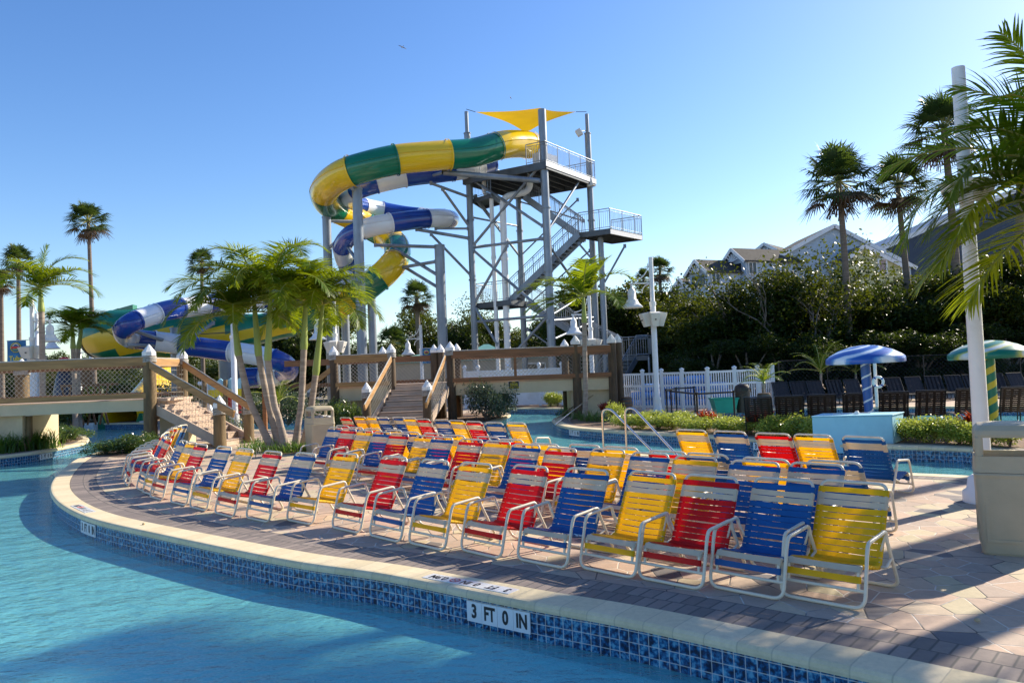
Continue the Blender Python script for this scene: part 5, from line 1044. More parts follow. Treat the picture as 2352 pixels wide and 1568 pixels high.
def frond(base, az, el, L, drop, nl, ll, lw, lean=.3, sag=.5, wind=(0, 0, 0), vee=.5, seg=3, side=0.0):
    """feather frond: returns (rachis points, leaflet quads)"""
    K = 14; p = np.array(base, float); e = el; pts = [p.copy()]; wv = np.array(wind, float)
    for i in range(K):
        e -= drop / K * (0.4 + 1.3 * i / K); d = np.array([math.sin(az) * math.cos(e), math.cos(az) * math.cos(e), math.sin(e)]) + wv * (.2 + i / K); d /= np.linalg.norm(d); p = p + d * L / K; pts.append(p.copy())
    pts = np.array(pts); t = np.linspace(.10, .995, nl); idx = t * K; i0 = np.minimum(idx.astype(int), K - 1); f = (idx - i0)[:, None]; P0 = pts[i0] * (1 - f) + pts[i0 + 1] * f; T = nrm(pts[i0 + 1] - pts[i0])
    S = nrm(np.cross(T, np.array([0, 0, 1.0]))); U = np.cross(S, T); out = []
    for sg in (-1, 1):
        tt = t[:, None] + rng.normal(size=(nl, 1)) * .01; ln = ll * (np.sin(np.clip(t * .93 + .07, 0, 1) * math.pi) ** .55 * .9 + .12)[:, None] * rng.uniform(.85, 1.1, (nl, 1))
        D = nrm(S * sg + T * (lean + .9 * tt ** 2) + U * (vee * (1 - .6 * tt)) + rng.normal(size=(nl, 3)) * .09 + wv * .6); a = P0; w0 = np.cross(D, U); w0 = nrm(w0 + rng.normal(size=(nl, 3)) * .15)
        for k in range(seg):
            sgv = sag * (k + .5) / seg; D2 = nrm(D + np.array([0, 0, -1.0]) * sgv + wv * sgv); b = a + D2 * ln / seg; wa = lw * (.55 + .45 * math.sin(math.pi * min(1, (k + .6) / seg))) * (1 if k else .6); wb = lw * (1 - (k + 1) / seg) ** .6 * .95 if k < seg - 1 else .0015
            if k == seg - 1: wa_ = prev
            else: wa_ = wa if k == 0 else prev
            prev = wb if k < seg - 1 else 0; prev = max(prev, .003)
            out.append(np.stack([a - w0 * wa_ * .5, a + w0 * wa_ * .5, b + w0 * wb * .5, b - w0 * wb * .5], 1)); a = b
    return pts, np.concatenate(out)
def feather_palm(root, crown, trunk, tr, specs, ll=.55, lw=.038, nl=46, wind=(0, 0, 0), leaf='palm', shaft=.7, seg=3, trunk_part=True, sag=.55):
    """trunk: list of points from base up; specs: (az deg, el deg, length, drop deg)"""
    if trunk_part:
        tp = catmull([V3(p) for p in trunk], 8); k = len(tp); m = MB(); m.tube(tp, [tr * (1.45 - .45 * min(1, i / k * 4)) * (1 + .05 * (i % 2)) for i in range(k)], 12); m.build("trunk", M['trunk'], root)
        top = tp[-1]; m = MB(); cv = V3(crown); m.tube(catmull([top - (cv - top) * .02, top.lerp(cv, .35), cv], 4), [tr * 1.1, tr * 1.25, tr * 1.2, tr * 1.1, tr, tr * .9, tr * .8, tr * .6, tr * .4], 10); m.build("crownshaft", M['shaft'], root)
    Q = []; st = MB()
    for (az, el, L, dr) in specs:
        pts, q = frond(crown, R(az), R(el), L, R(dr), nl, ll, lw, wind=wind, seg=seg, sag=sag, vee=.45); Q.append(q); st.tube([V3(p) for p in pts], [.022 * (1 - i / len(pts)) + .004 for i in range(len(pts))], 5)
    c = quads("crown", np.concatenate(Q), M[leaf], root); st.build("frond_stem", M['rachis'], c) if True else None; return c
def specs_auto(n, L, el=(75, 5), dr=(70, 120), az0=0, bias=None):
    out = []
    for i in range(n):
        f = i / (n - 1); a = az0 + i * 137.5 + random.uniform(-12, 12)
        if bias is not None and random.random() < .45: a = bias + random.uniform(-55, 55)
        out.append((a, el[0] + (el[1] - el[0]) * f + random.uniform(-6, 6), L * random.uniform(.85, 1.1), dr[0] + (dr[1] - dr[0]) * (1 - f) * .8 + random.uniform(-8, 8)))
    return out
# palm clump
CY = 20.6
for i, (tr, cr, lab, n, L, az) in enumerate([
    ([(628, 1028), (600, 978), (575, 923), (560, 867), (548, 815)], (536, 722), "leftmost leaning feather palm of the clump behind the chairs", 12, 1.85, 0),
    ([(644, 1030), (623, 956), (605, 874), (594, 815)], (582, 676), "second feather palm from the left in the clump, tall crown", 13, 2.0, 40),
    ([(659, 1032), (640, 960), (629, 923), (615, 825)], (622, 664), "third feather palm from the left in the clump, straight stem", 13, 2.0, 90),
    ([(677, 1026), (687, 960), (692, 923), (698, 800)], (702, 690), "fourth feather palm in the clump, thick upright stem", 13, 1.95, 20),
    ([(694, 1027), (707, 975), (715, 933), (725, 858)], (742, 700), "rightmost feather palm of the clump, leaning right by the bin", 12, 1.75, 70)]):
    Y = CY + [0, .15, -.2, .3, .6][i]; P_ = [P(u, v, Y) for u, v in tr]; P_[0].z = -.02; root = thing("palm_tree", lab, "palm tree", P_[0], group="feather palm clump")
    feather_palm(root, P(*cr, Y), P_, .085, specs_auto(n + 1, L * 1.16, (80, 6), (80, 130), az), ll=.66, lw=.043, nl=62, sag=.42)
def lone_palm(tr, cr, Y, lab, r, n, L, wind, az=0, ll=.55, nl=40, el=(80, 5), dr=(60, 120), extra=()):
    P_ = [P(u, v, Y) for u, v in tr]; P_[0].z = -.02; root = thing("palm_tree", lab, "palm tree", P_[0]); feather_palm(root, P(*cr, Y), P_, r, specs_auto(n, L, el, dr, az) + list(extra), ll=ll * 1.2, lw=.062, nl=int(nl * 1.15), wind=wind, sag=.4)
lone_palm([(100, 1000), (98, 900), (97, 800), (95, 715)], (93, 662), 32, "slender feather palm at the left with wind-bent fronds and an upright spear", .11, 8, 2.3, (.20, 0, 0), 60, .65, extra=[(90, 50, 2.6, 95), (80, 30, 2.6, 100), (-80, 45, 2.5, 90), (0, 88, 1.8, 2)])
lone_palm([(172, 900), (170, 850), (168, 800)], (166, 748), 36, "short feather palm just behind the slender left one", .10, 10, 1.7, (.12, 0, 0), 10, .6)
lone_palm([(181, 905), (179, 850), (180, 800)], (188, 752), 36.6, "second short feather palm before the low flume", .10, 9, 1.7, (.2, 0, 0), 50, .6)
lone_palm([(1343, 962), (1345, 900), (1343, 800), (1342, 740)], (1340, 682), 28.8, "lone feather palm by the middle bridge with fronds blown left", .085, 8, 2.3, (-.16, 0, .05), 30, .60, extra=[(-80, 35, 2.6, 70), (-75, 10, 2.4, 60), (-95, -5, 2.2, 50), (30, 70, 1.9, 40), (70, 60, 1.9, 30)])
# big palm at the right edge
q = P(2500, 450, 8.4); root = thing("palm_tree", "large near feather palm leaning in from the right edge", "palm tree", (q.x + .25, q.y, 0))
feather_palm(root, q, [(q.x + .25, q.y, -.02), (q.x + .2, q.y, 1), (q.x + .05, q.y, 2.2), (q.x, q.y, 2.9)], .10,
             [(-84, 62, 1.7, 70), (-78, 30, 1.9, 95), (-98, 46, 2.0, 110), (-60, 76, 2.0, 60), (-90, 8, 2.0, 75), (-72, -6, 2.0, 50), (-86, 84, 2.1, 40), (-82, 36, 2.4, 115), (-104, 20, 2.0, 80), (-60, 50, 2.3, 80), (-120, 60, 2.1, 80), (20, 60, 2.1, 90), (60, 40, 2.1, 90), (100, 60, 2, 90), (150, 50, 2, 90), (-160, 40, 2.0, 90), (-92, -22, 1.9, 40)], ll=.78, lw=.044, nl=56, leaf='palmn', seg=4)
# fan palms
def fan_head(n=40, Rr=1.0, pet=.9):
    Q = []; st = MB(); D = []
    for i in range(n):
        f = i / n; el = R(86 - 125 * f ** .85 + random.uniform(-8, 8)); az = R(i * 137.5 + random.uniform(-15, 15)); d = np.array([math.sin(az) * math.cos(el), math.cos(az) * math.cos(el), math.sin(el)]); b = d * pet * random.uniform(.8, 1.1) + np.array([0, 0, -.10 * (1 - math.sin(el))]); side = np.array([math.cos(az), -math.sin(az), 0]); up = np.cross(side, d)
        st.tube([V3((0, 0, 0)), V3(b * .5 + np.array([0, 0, .05])), V3(b)], .02, 4); S = 20
        for k in range(S):
            a = (k / (S - 1) - .5) * R(200); dd = nrm(d * math.cos(a) + side * math.sin(a) + up * .12 * math.cos(a)); L = Rr * (.80 + .2 * math.cos(a)) * random.uniform(.82, 1.08); w = .075 * Rr; wv = np.cross(dd, up); m1 = b + dd * L * .55 + np.array([0, 0, -.03]); tip = b + dd * L * .93 + np.array([random.uniform(-.04, .04), random.uniform(-.04, .04), -.26 * Rr * random.uniform(.5, 1.4)])
            tgt = D if f > .86 else Q
            tgt.append([b - wv * w * .15, b + wv * w * .15, m1 + wv * w * .5, m1 - wv * w * .5]); tgt.append([m1 - wv * w * .5, m1 + wv * w * .5, tip + wv * .004, tip - wv * .004])
    for i in range(9):    # hanging dead leaves
        az = R(i * 40 + random.uniform(-15, 15)); d = np.array([math.sin(az) * .35, math.cos(az) * .35, -.92]); b = d * pet * .7; side = np.array([math.cos(az), -math.sin(az), 0])
        for k in range(9):
            a = (k / 8 - .5) * R(70); dd = nrm(d * math.cos(a) + side * math.sin(a)); L = Rr * random.uniform(.6, 1.0); wv = side * .05; D.append([b - wv * .3, b + wv * .3, b + dd * L + wv * .4, b + dd * L - wv * .4])
    return np.array(Q), np.array(D), st
FH = []
for i in range(3):
    Qh, Dh, st = fan_head(); ob = quads("crown", Qh, M['fan']); od = quads("dead_leaves", Dh, M['dead']); os_ = st.build("petioles", M['rachis']); FH.append((ob.data, od.data, os_.data)); [bpy.data.objects.remove(o) for o in (ob, od, os_)]
def fan_palm(crown, base_px, Y, rad, lab, tr=.16, var=0, bend=0):
    c = P(*crown, Y); b = P(base_px[0], base_px[1], Y); b = V3((b.x, Y, 0)); root = thing("fan_palm", lab, "palm tree", b); m = MB(); n = 9
    m.tube(catmull([b, b.lerp(c, .4) + V3((bend, 0, 0)), b.lerp(c, .75) + V3((bend * .8, 0, 0)), c], 5), [tr * (1.25 - .5 * i / 15) for i in range(16)], 10); m.build("trunk", M['ftrunk'], root)
    h, d, s_ = FH[var % 3]; s = rad / 1.8
    o = bpy.data.objects.new("crown", h); col.objects.link(o); o.parent = root; o.location = c - b; o.scale = (s, s, s); o.rotation_euler = (R(random.uniform(-8, 8)), R(random.uniform(-8, 8)), random.random() * 6)
    for nm, dd in (("dead_leaves", d), ("petioles", s_)): k = bpy.data.objects.new(nm, dd); col.objects.link(k); k.parent = o
    return root
fan_palm((203, 508), (219, 900), 56, 1.9, "tall slim fan palm standing alone above the low flume", .15, 0)
fan_palm((42, 600), (44, 900), 58, 1.65, "fan palm at the far left, crown level with the feather palm", .16, 1)
fan_palm((3, 648), (5, 900), 60, 1.35, "lower fan palm cut by the left edge", .16, 2)
fan_palm((463, 602), (466, 880), 74, 1.75, "distant fan palm whose crown shows above the low slide", .18, 1)
fan_palm((957, 682), (966, 880), 60, 1.75, "fan palm left of the thick steel column", .2, 2)
fan_palm((1516, 620), (1520, 880), 82, 1.9, "distant fan palm right of the bell lamp, taller one", .2, 0); fan_palm((1478, 640), (1480, 880), 84, 1.5, "distant fan palm behind the bell lamp, lower one", .2, 1)
fan_palm((1926, 418), (1953, 885), 40, 2.5, "tall fan palm before the pale blue house", .17, 1, .1)
fan_palm((2062, 428), (2118, 890), 43, 2.3, "second tall fan palm, right of the one before the house", .17, 2, -.1)
fan_palm((2168, 300), (2212, 890), 41, 2.55, "tallest fan palm, partly behind the white light pole", .2, 0, .1)
fan_palm((2345, 360), (2322, 880), 42, 2.1, "fan palm whose trunk rises behind the near palm at the right edge", .24, 1, .1)
fan_palm((900, 790), (900, 900), 60, 1.9, "short bushy fan palm left of the distant lamp post", .2, 2); fan_palm((1010, 800), (1012, 900), 64, 1.0, "small fan palm right of the distant lamp post", .15, 0)
# broad-leaved trees
def broad_proto(seed, h=6.0, w=3.0, leaf='mang', per=980, size=.17, low=.25, trunk=True):
    global rng
    rng = np.random.default_rng(seed); r = random.Random(seed); root = thing("broad_tree", "", "tree", (0, 0, 0)); m = MB(); lobes = []
    for i in range(15):
        a = r.random() * 6.28; f = i / 14; z = h * (low + (.92 - low) * f) + r.uniform(-.3, .3); q = w * (.25 + .6 * math.sin(math.pi * min(.95, .2 + .75 * (1 - f)))) * r.uniform(.5, 1.05); x, y = q * math.cos(a), q * math.sin(a); rr_ = r.uniform(.75, 1.25) * w * .36; lobes.append((x, y, z, rr_, rr_ * .8))
        m.tube(catmull([(0, 0, h * .06), (x * .25, y * .25, z * .45), (x * .6, y * .6, z * .75), (x, y, z)], 3), [.13, .12, .11, .10, .08, .07, .06, .05, .04, .02], 5)
    m.tube([(0, 0, -.1), (.05, 0, h * .2), (0, .05, h * .5), (.1, 0, h * .8)], [.22, .17, .12, .04], 8); m.build("trunk", M['bark'], root); quads("crown", blob_leaves(lobes, per, size, .55, .45), M[leaf], root); return root
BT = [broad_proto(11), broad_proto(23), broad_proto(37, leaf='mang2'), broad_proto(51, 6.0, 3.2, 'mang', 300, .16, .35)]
used = set()
def btree(v, x, y, h, lab, s=1, grp="broad-leaved trees along the far side", w=1.0):
    o = BT[v]; k = h / 6.0; rz = random.random() * 6.28
    if v not in used: used.add(v); remember(o); o.location = (x, y, 0); o.rotation_euler = (0, 0, rz); o.scale = (k * w, k * w, k); o["label"] = lab; o["group"] = grp; return o
    return dup(o, (x, y, 0), rz, lab, grp, (k * w, k * w, k))
def tz(u, v, Y): return P(u, v, Y).z
wall = [(1330, 690, 56, 0), (1385, 664, 54, 1), (1440, 664, 53, 0), (1495, 662, 52, 2), (1550, 668, 51, 1), (1605, 682, 44, 0), (1660, 668, 44, 1), (1712, 640, 43, 3), (1765, 640, 44, 0), (1820, 655, 43, 2), (1870, 640, 42, 1), (1912, 575, 45, 3), (1965, 662, 43, 0), (2020, 660, 42, 2), (2075, 640, 42, 1), (2130, 640, 42, 0), (2190, 622, 42, 2), (2250, 610, 42, 1), (2310, 590, 42, 0), (2370, 580, 42, 2), (2440, 575, 42, 1)]
for i, (u, v, Y, k) in enumerate(wall):
    p = P(u, 880, Y); btree(k, p.x, Y, tz(u, v, Y), f"leafy tree in the front line of the right wood, {ORD[i+1]} from left", w=1.15)
wall2 = [(1355, 700, 55, 2), (1480, 690, 53, 1), (1580, 690, 53, 0), (1690, 690, 52, 2), (1800, 690, 52, 1), (1930, 690, 50, 0), (2050, 680, 50, 2), (2170, 650, 50, 1), (2290, 620, 50, 0), (2400, 610, 50, 2)]
for i, (u, v, Y, k) in enumerate(wall2):
    p = P(u, 880, Y); btree(k, p.x, Y, tz(u, v, Y), f"tree deeper in the wood on the right, {ORD[i+1]} from the left")
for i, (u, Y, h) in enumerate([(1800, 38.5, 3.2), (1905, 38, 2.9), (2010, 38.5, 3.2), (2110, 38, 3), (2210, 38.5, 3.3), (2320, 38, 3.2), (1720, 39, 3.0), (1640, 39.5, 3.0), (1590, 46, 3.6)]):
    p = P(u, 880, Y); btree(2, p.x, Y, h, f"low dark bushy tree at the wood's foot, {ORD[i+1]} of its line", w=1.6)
mid = [(1000, 712, 70, 0, "leafy tree just right of the fan palm by the thick column"), (1040, 700, 68, 3, "light-topped tree between thick column and tower"), (1075, 735, 68, 1, "low tree touching the tower's left post"), (1120, 742, 66, 2, "tree seen through the tower's left bay"), (1170, 735, 66, 0, "tree seen through the tower beside the white pipes"), (1220, 745, 64, 1, "tree seen through the tower's middle"), (1280, 735, 62, 2, "tree behind the tower's right post"), (880, 775, 72, 1, "low tree left of the short bushy palm"), (930, 790, 72, 2, "low tree right of the short bushy palm"), (840, 790, 74, 0, "low tree behind the slide columns"),
       (120, 822, 80, 1, "rounded tree far off beside the left lamp post"), (150, 815, 78, 0, "rounded tree far off behind the short palms"), (195, 818, 80, 3, "pale rounded tree at the low flume's left end"), (230, 850, 70, 2, "low tree under the flume's left end"), (20, 850, 75, 2, "low tree behind the banner"), (70, 848, 75, 1, "low tree behind the bannered lamp post"),
       (680, 720, 66, 2, "dark tree glimpsed behind the palm clump"), (720, 700, 68, 0, "tall tree behind the palm clump on the right"), (765, 710, 68, 2, "tree behind the speaker lamp by the clump"), (620, 740, 70, 1, "tree behind the slide's lowest green piece"), (560, 860, 60, 2, "low tree below the blue slide end"), (480, 870, 60, 1, "low tree behind the flume legs"), (420, 870, 58, 2, "low tree behind the left bridge steps"), (350, 872, 58, 0, "low tree seen under the flume")]
for (u, v, Y, k, lab) in mid: p = P(u, 880, Y); btree(k, p.x, Y, max(1.5, tz(u, v, Y)), lab, grp="trees in the distance", w=1.25 if tz(u, v, Y) < 5 else 1.0)
for i, (u, Y, h) in enumerate([(u_, 92 + 9 * math.sin(u_), 4.6 + 1.2 * math.sin(u_ * 1.7)) for u_ in range(-80, 1060, 62)]):
    p = P(u, 880, Y); btree(i % 3, p.x, Y, h, f"small far tree on the horizon, {ORD[i+1]} from the left", grp="far trees on the horizon", w=1.9)
# bare branchy trees in front of the wood
def bare(u, vt, Y, lab, seed):
    r = random.Random(seed); b = P(u, 900, Y); b.z = 0; H = tz(u, vt, Y); root = thing("bare_tree", lab, "tree", b); m = MB(); tw_ = MB()
    def grow_(p, d, L, rad, dep):
        pts = [p]; 
        for i in range(4): d = (d + V3((r.uniform(-.22, .22), r.uniform(-.22, .22), r.uniform(-.02, .12)))).normalized(); p = p + d * L / 4; pts.append(p)
        (m if dep < 2 else tw_).tube(pts, [rad * (1 - .12 * i) for i in range(5)], 5, cap=False)
        if dep < 5:
            for k in range(2 if dep else 3): a = r.random() * 6.28; grow_(pts[-1 - (k % 2)], (d + V3((math.cos(a) * .65, math.sin(a) * .65, r.uniform(-.05, .25)))).normalized(), L * r.uniform(.6, .8), rad * .58, dep + 1)
    grow_(b, V3((r.uniform(-.15, .15), 0, 1)), H * .36, .13, 0); m.build("trunk", M['bark'], root); tw_.build("twigs", M['bark'], root)
bare(1870, 590, 38, "bare grey branching tree before the wood, below the house gable", 5); bare(1835, 560, 41, "thin leafless tree rising over the wood's edge by the dormers", 9); bare(1965, 600, 42, "leafless twiggy tree beside the yellow house annex", 14); bare(2170, 700, 40, "bare curved trunk deep in the wood's shade", 21)
# shrubs and hedges
def shrub_proto(seed, leaf, size, n, r=(.5, .4), stem=True, up=0):
    global rng
    rng = np.random.default_rng(seed); q = random.Random(seed); root = thing("shrub", "", "shrub", (0, 0, 0)); m = MB(); lobes = []
    for i in range(9): a = q.random() * 6.28; k = q.uniform(.1, .62); x, y = k * math.cos(a), k * math.sin(a); z = q.uniform(.3, .75); rr_ = q.uniform(.24, .40); lobes.append((x, y, z, rr_, rr_)); m.tube([(0, 0, -.02), (x * .4, y * .4, z * .5), (x, y, z)], [.02, .014, .006], 5)
    m.build("stems", M['bark'], root); quads("foliage", blob_leaves(lobes, n, size, .5, .25), M[leaf], root); return root
SP = {'hedge': [shrub_proto(3, 'hedge', .10, 2600), shrub_proto(4, 'hedge', .095, 2600)], 'shrub': [shrub_proto(5, 'shrub', .085, 2600), shrub_proto(6, 'shrub', .095, 2400)], 'silver': [shrub_proto(7, 'silver', .055, 6500)], 'dark': [shrub_proto(8, 'mang2', .10, 2400)]}
su = set()
def shrub(kind, x, y, w, h, lab, grp=None, v=0):
    o = SP[kind][v % len(SP[kind])]; key = o.name; rz = random.random() * 6.28
    if key not in su:
        su.add(key); remember(o); o.location = (x, y, 0); o.rotation_euler = (0, 0, rz); o.scale = (w, w, h); o["label"] = lab
        if grp: o["group"] = grp
        return o
    return dup(o, (x, y, 0), rz, lab, grp, (w, w, h))
i = 0
for u, v, w_, h_ in [(1440, 985, .62, .62), (1478, 984, .6, .70), (1512, 985, .6, .60), (1548, 986, .62, .70), (1585, 990, .6, .66), (1620, 992, .62, .60), (1655, 994, .6, .62), (1690, 994, .6, .60), (1720, 998, .55, .62), (1788, 1002, .62, .74), (1822, 1003, .62, .80), (1850, 1005, .55, .72), (1500, 972, .55, .62), (1570, 975, .6, .62), (1640, 980, .55, .6), (1770, 985, .5, .5)]:
    p = G(u, v); i += 1; shrub('hedge', p.x, p.y, w_ * 1.25, h_ * .70, f"yellow-green variegated shrub, {ORD[i]} of the hedge left of the pale blue block", "variegated hedge shrubs", i)
for k, (u, v, w_, h_) in enumerate([(2080, 1012, .58, .60), (2108, 1016, .58, .66), (2140, 1017, .60, .66), (2172, 1018, .6, .70), (2203, 1019, .58, .66), (2232, 1021, .55, .6), (2270, 1024, .6, .6), (2320, 1026, .6, .6)]):
    p = G(u, v); shrub('hedge', p.x, p.y, w_ * 1.1, h_ * .80, f"yellow-green variegated shrub, {ORD[k+1]} of the hedge right of the pale blue block", "variegated hedge shrubs", k)
for k, (u, v, w_, h_) in enumerate([(245, 1043, .85, .65), (272, 1042, .8, .72), (300, 1040, .85, .80), (328, 1036, .8, .95), (350, 1034, .6, .8)]): p = G(u, v); shrub('shrub', p.x, p.y, w_, h_ * .58, f"dark glossy shrub at the foot of the left bridge pile, {ORD[k+1]} from the left", "low glossy shrubs", k)
for k, (u, v, w_, h_) in enumerate([(92, 1024, .9, .7), (120, 1020, .95, .75), (148, 1016, .9, .8), (172, 1010, .8, .75), (128, 1005, .9, .8), (20, 1030, .8, .5)]): p = G(u, v); shrub('shrub', p.x, p.y, w_ * 1.1, h_ * .65, f"glossy shrub in the left planter, {ORD[k+1]} of its bed", "left planter shrubs", k)
for k, (u, Y, w_, h_) in enumerate([(126, 36, 1.4, 1.0), (146, 37, 1.3, 1.5), (165, 43, 2.2, 2.2), (195, 43.5, 2.2, 2.1), (225, 44, 2.2, 2.2), (330, 44, 2, 2.2), (362, 43, 2, 2.1), (250, 46, 2.3, 2.4), (300, 47, 2.3, 2.4)]): p = P(u, 950, Y); shrub('dark' if k > 1 else 'shrub', p.x, Y, w_, h_, f"dark bush along the left channel's far bank, {ORD[k+1]} of its line", "bushes by the slide tunnel", k)
p = G(1118, 966); shrub('silver', p.x, p.y + .3, 1.5, 1.75, "large silvery round bush under the middle bridge"); p = G(1150, 960); shrub('silver', p.x - .1, p.y + .9, 1.1, 1.5, "smaller silvery bush behind the large round one")
for k, (u, v) in enumerate([(1264, 934), (1281, 934), (1410, 950), (1420, 972)]): p = G(u, v); shrub('hedge', p.x, p.y, .6, .75 if k < 2 else .7, ["small yellow-green bush by the white panel fence, left", "small yellow-green bush by the white panel fence, right", "yellow-green bush at the bridge's right pile", "yellow-green bush beside the small handrails"][k], None, k)
for k, (u, v, Y) in enumerate([(778, 0, 29), (800, 0, 28.6), (760, 0, 30)]): p = P(u, 950, Y); shrub('shrub', p.x, Y, .8, 1.0, f"bush left of the middle bridge steps, {ORD[k+1]} of three", None, k)
p = P(590, 920, 33); shrub('silver', p.x, 33, 1.6, 1.5, "purple-brown grassy bush behind the clump, left"); p = P(660, 920, 33); shrub('silver', p.x, 33, 1.8, 1.7, "purple-brown grassy bush behind the clump, right")
p = G(588, 1003); shrub('shrub', p.x - 1.0, p.y, .6, .7, "small bush beside the bottom of the left bridge steps")
# strap-leaved clumps
def blade_clump(x, y, n, L, w_, mat, lab, name="grass_clump", cat="plant", spread=.55, el=(35, 85), z=0):
    root = thing(name, lab, cat, (x, y, 0)); Q = []
    for i in range(n):
        az = random.random() * 6.28; e = R(random.uniform(*el)); l = L * random.uniform(.7, 1.15); b = np.array([x + random.gauss(0, spread * .4), y + random.gauss(0, spread * .4), z]); sd = np.array([math.cos(az), -math.sin(az), 0]) * w_ / 2; a = b; wa = 1.0
        for k in range(3):
            d = np.array([math.sin(az) * math.cos(e), math.cos(az) * math.cos(e), math.sin(e)]); c = a + d * l / 3; wb = (1.0, .75, .08)[k]; Q.append([a - sd * wa, a + sd * wa, c + sd * wb, c - sd * wb]); a = c; wa = wb; e -= R(random.uniform(15, 38))
    quads("blades", Q, M[mat], root)
for k, (u, v) in enumerate([(578, 1030), (600, 1034), (625, 1038), (650, 1040), (672, 1036), (700, 1036), (715, 1034), (610, 1024)]): p = G(u, v); blade_clump(p.x, p.y, 90, .42, .016, 'grassleaf', f"strap-leaved grass clump at the palm clump's foot, {ORD[k+1]} from the left")
for k, (u, v) in enumerate([(1356, 966), (1375, 968), (1338, 962), (1300, 955), (1318, 950)]): p = G(u, v); blade_clump(p.x, p.y, 110, .5, .018, 'grassleaf', f"strap-leaved grass clump on the planter by the lone palm, {ORD[k+1]} of its bed")
for k, (u, v) in enumerate([(55, 1034), (75, 1032), (100, 1030), (5, 1040)]): p = G(u, v); blade_clump(p.x, p.y, 160, .75, .03, 'grassleaf', f"upright fern-like clump on the left planter, {ORD[k+1]} from the left", "fern", "fern", .6, (60, 88))
for k, (u, v, h) in enumerate([(1392, 962, .75), (1626, 988, .65), (1745, 998, .85), (1757, 996, .7), (2236, 1018, .8)]): p = G(u, v); blade_clump(p.x, p.y, 70, .42, .055, 'redleaf', ["red-leaved plant beside the lone bridge palm", "red-leaved plant in the middle of the long hedge", "red-leaved plant left of the pale blue block", "second red-leaved plant left of the pale blue block", "red-leaved plant behind the white pole"][k], "cordyline", "plant", .25, (45, 88), h * .42)
def potted(p, lab, s=1.0, z=0.68):
    root = thing("barrel_palm", lab, "palm tree", (p.x, p.y, 0)); feather_palm(root, (p.x, p.y, z + .35 * s), [(p.x, p.y, z - .08), (p.x, p.y, z + .15), (p.x + .02, p.y, z + .3 * s)], .05, specs_auto(11, 1.0 * s, (80, 20), (60, 90)), .28, .035, 22, shaft=.1, seg=2)
potted(bq1, "young palm growing in the barrel at the fence's end", 1.25); potted(V3((sx(1880, 34), 34, 0)), "young dark palm in the shade left of the blue mushroom", 1.9, .7); potted(V3((sx(1960, 36), 36, 0)), "young dark palm in the shade behind the blue mushroom's stem", 1.8, .6); potted(V3((sx(635, 31), 31, 0)), "young palm low behind the palm clump", 1.5, .5)
# chain link fence of the wood
cf = thing("chain_fence", "dark chain-link fence in front of the wood on the right", "fence", (sx(1785, 35), 35, 0))
x0_, x1_ = sx(1785, 35.5), sx(2560, 35.5)
for i in range(8): m = MB(); x = x0_ + (x1_ - x0_) * i / 7; m.tube([(x, 35.5, 0), (x, 35.5, 1.9)], .03, 6); m.build("post", M['black'], cf)
m = MB(); m.tube([(x0_, 35.5, 1.88), (x1_, 35.5, 1.88)], .02, 5); m.build("top_rail", M['black'], cf); rope_net("mesh_panel", cf, (x0_, 35.5, .05), (x1_, 35.5, .05), (x1_, 35.5, 1.86), (x0_, 35.5, 1.86), .14, .008, mat='black')
# ---------------------------------------------------------------- houses
def gable(name, label, pts, depth, wall, roof, over=.5, th=.18, wins=()):
    """pts: front wall outline (left bottom, left eave, apex, right eave, right bottom); extruded backwards"""
    root = thing(name, label, "house", (pts[0].x, pts[0].y, 0)); pts = [p.copy() for p in pts]; m = MB(); m.slab(pts, (0, depth, 0)); m.build("wall", M[wall], root)
    for a, b in ((pts[1], pts[2]), (pts[2], pts[3])):
        d = (b - a).normalized(); n = V3((-d.z, 0, d.x)); n = n if n.z > 0 else -n; e0 = a - d * over if a is pts[1] else a; e1 = b if b is pts[2] else b + d * over; f = V3((0, -over * .6, 0)); m = MB(); m.slab([e0 + f + n * .01, e1 + f + n * .01, e1 + V3((0, depth + over, 0)) + n * .01, e0 + V3((0, depth + over, 0)) + n * .01], n * th); m.build("roof", M[roof], root)
        m = MB(); m.slab([e0 + f + n * -.16 + V3((0, -.05, 0)), e1 + f + n * -.16 + V3((0, -.05, 0)), e1 + f + n * (th + .02) + V3((0, -.05, 0)), e0 + f + n * (th + .02) + V3((0, -.05, 0))], V3((0, .05, 0))); m.build("barge_board", M['vinyl'], root)
    for (a, b, mt) in wins:
        m = MB(); c = (a + b) / 2; y = pts[0].y; m.box((c.x, y - .03, c.z), (abs(b.x - a.x), .08, abs(b.z - a.z))); q = m.build("window", M[mt], root); ORG[q.name] = ORG[root.name]; m = MB()
        x0, x1, z0, z1 = min(a.x, b.x), max(a.x, b.x), min(a.z, b.z), max(a.z, b.z)
        for c_, d_ in (((x0, z0), (x1, z0)), ((x0, z1), (x1, z1)), ((x0, z0), (x0, z1)), ((x1, z0), (x1, z1))): m.bar((c_[0], y - .06, c_[1]), (d_[0], y - .06, d_[1]), .14, .12)
        m.build("frame", M['vinyl'], q)
    return root
HY = 74
def hp(pp, Y): 
    o = [P(u, v, Y) for u, v in pp]; o[0].z = 0; o[-1].z = 0; return o
gable("house", "big house with a wide pale blue clapboard gable beyond the wood", hp([(1672, 700), (1672, 655), (1914, 520), (2092, 612), (2092, 700)], HY), 9, 'sid1', 'roofd')
gable("house_annex", "pale yellow clapboard annex with a pink shuttered window", hp([(1949, 700), (1949, 592), (1984, 566), (2072, 612), (2072, 700)], HY - 3), 2.8, 'sid2', 'roofb', .3, wins=[(P(2016, 596, HY - 3), P(2037, 630, HY - 3), 'lav')])
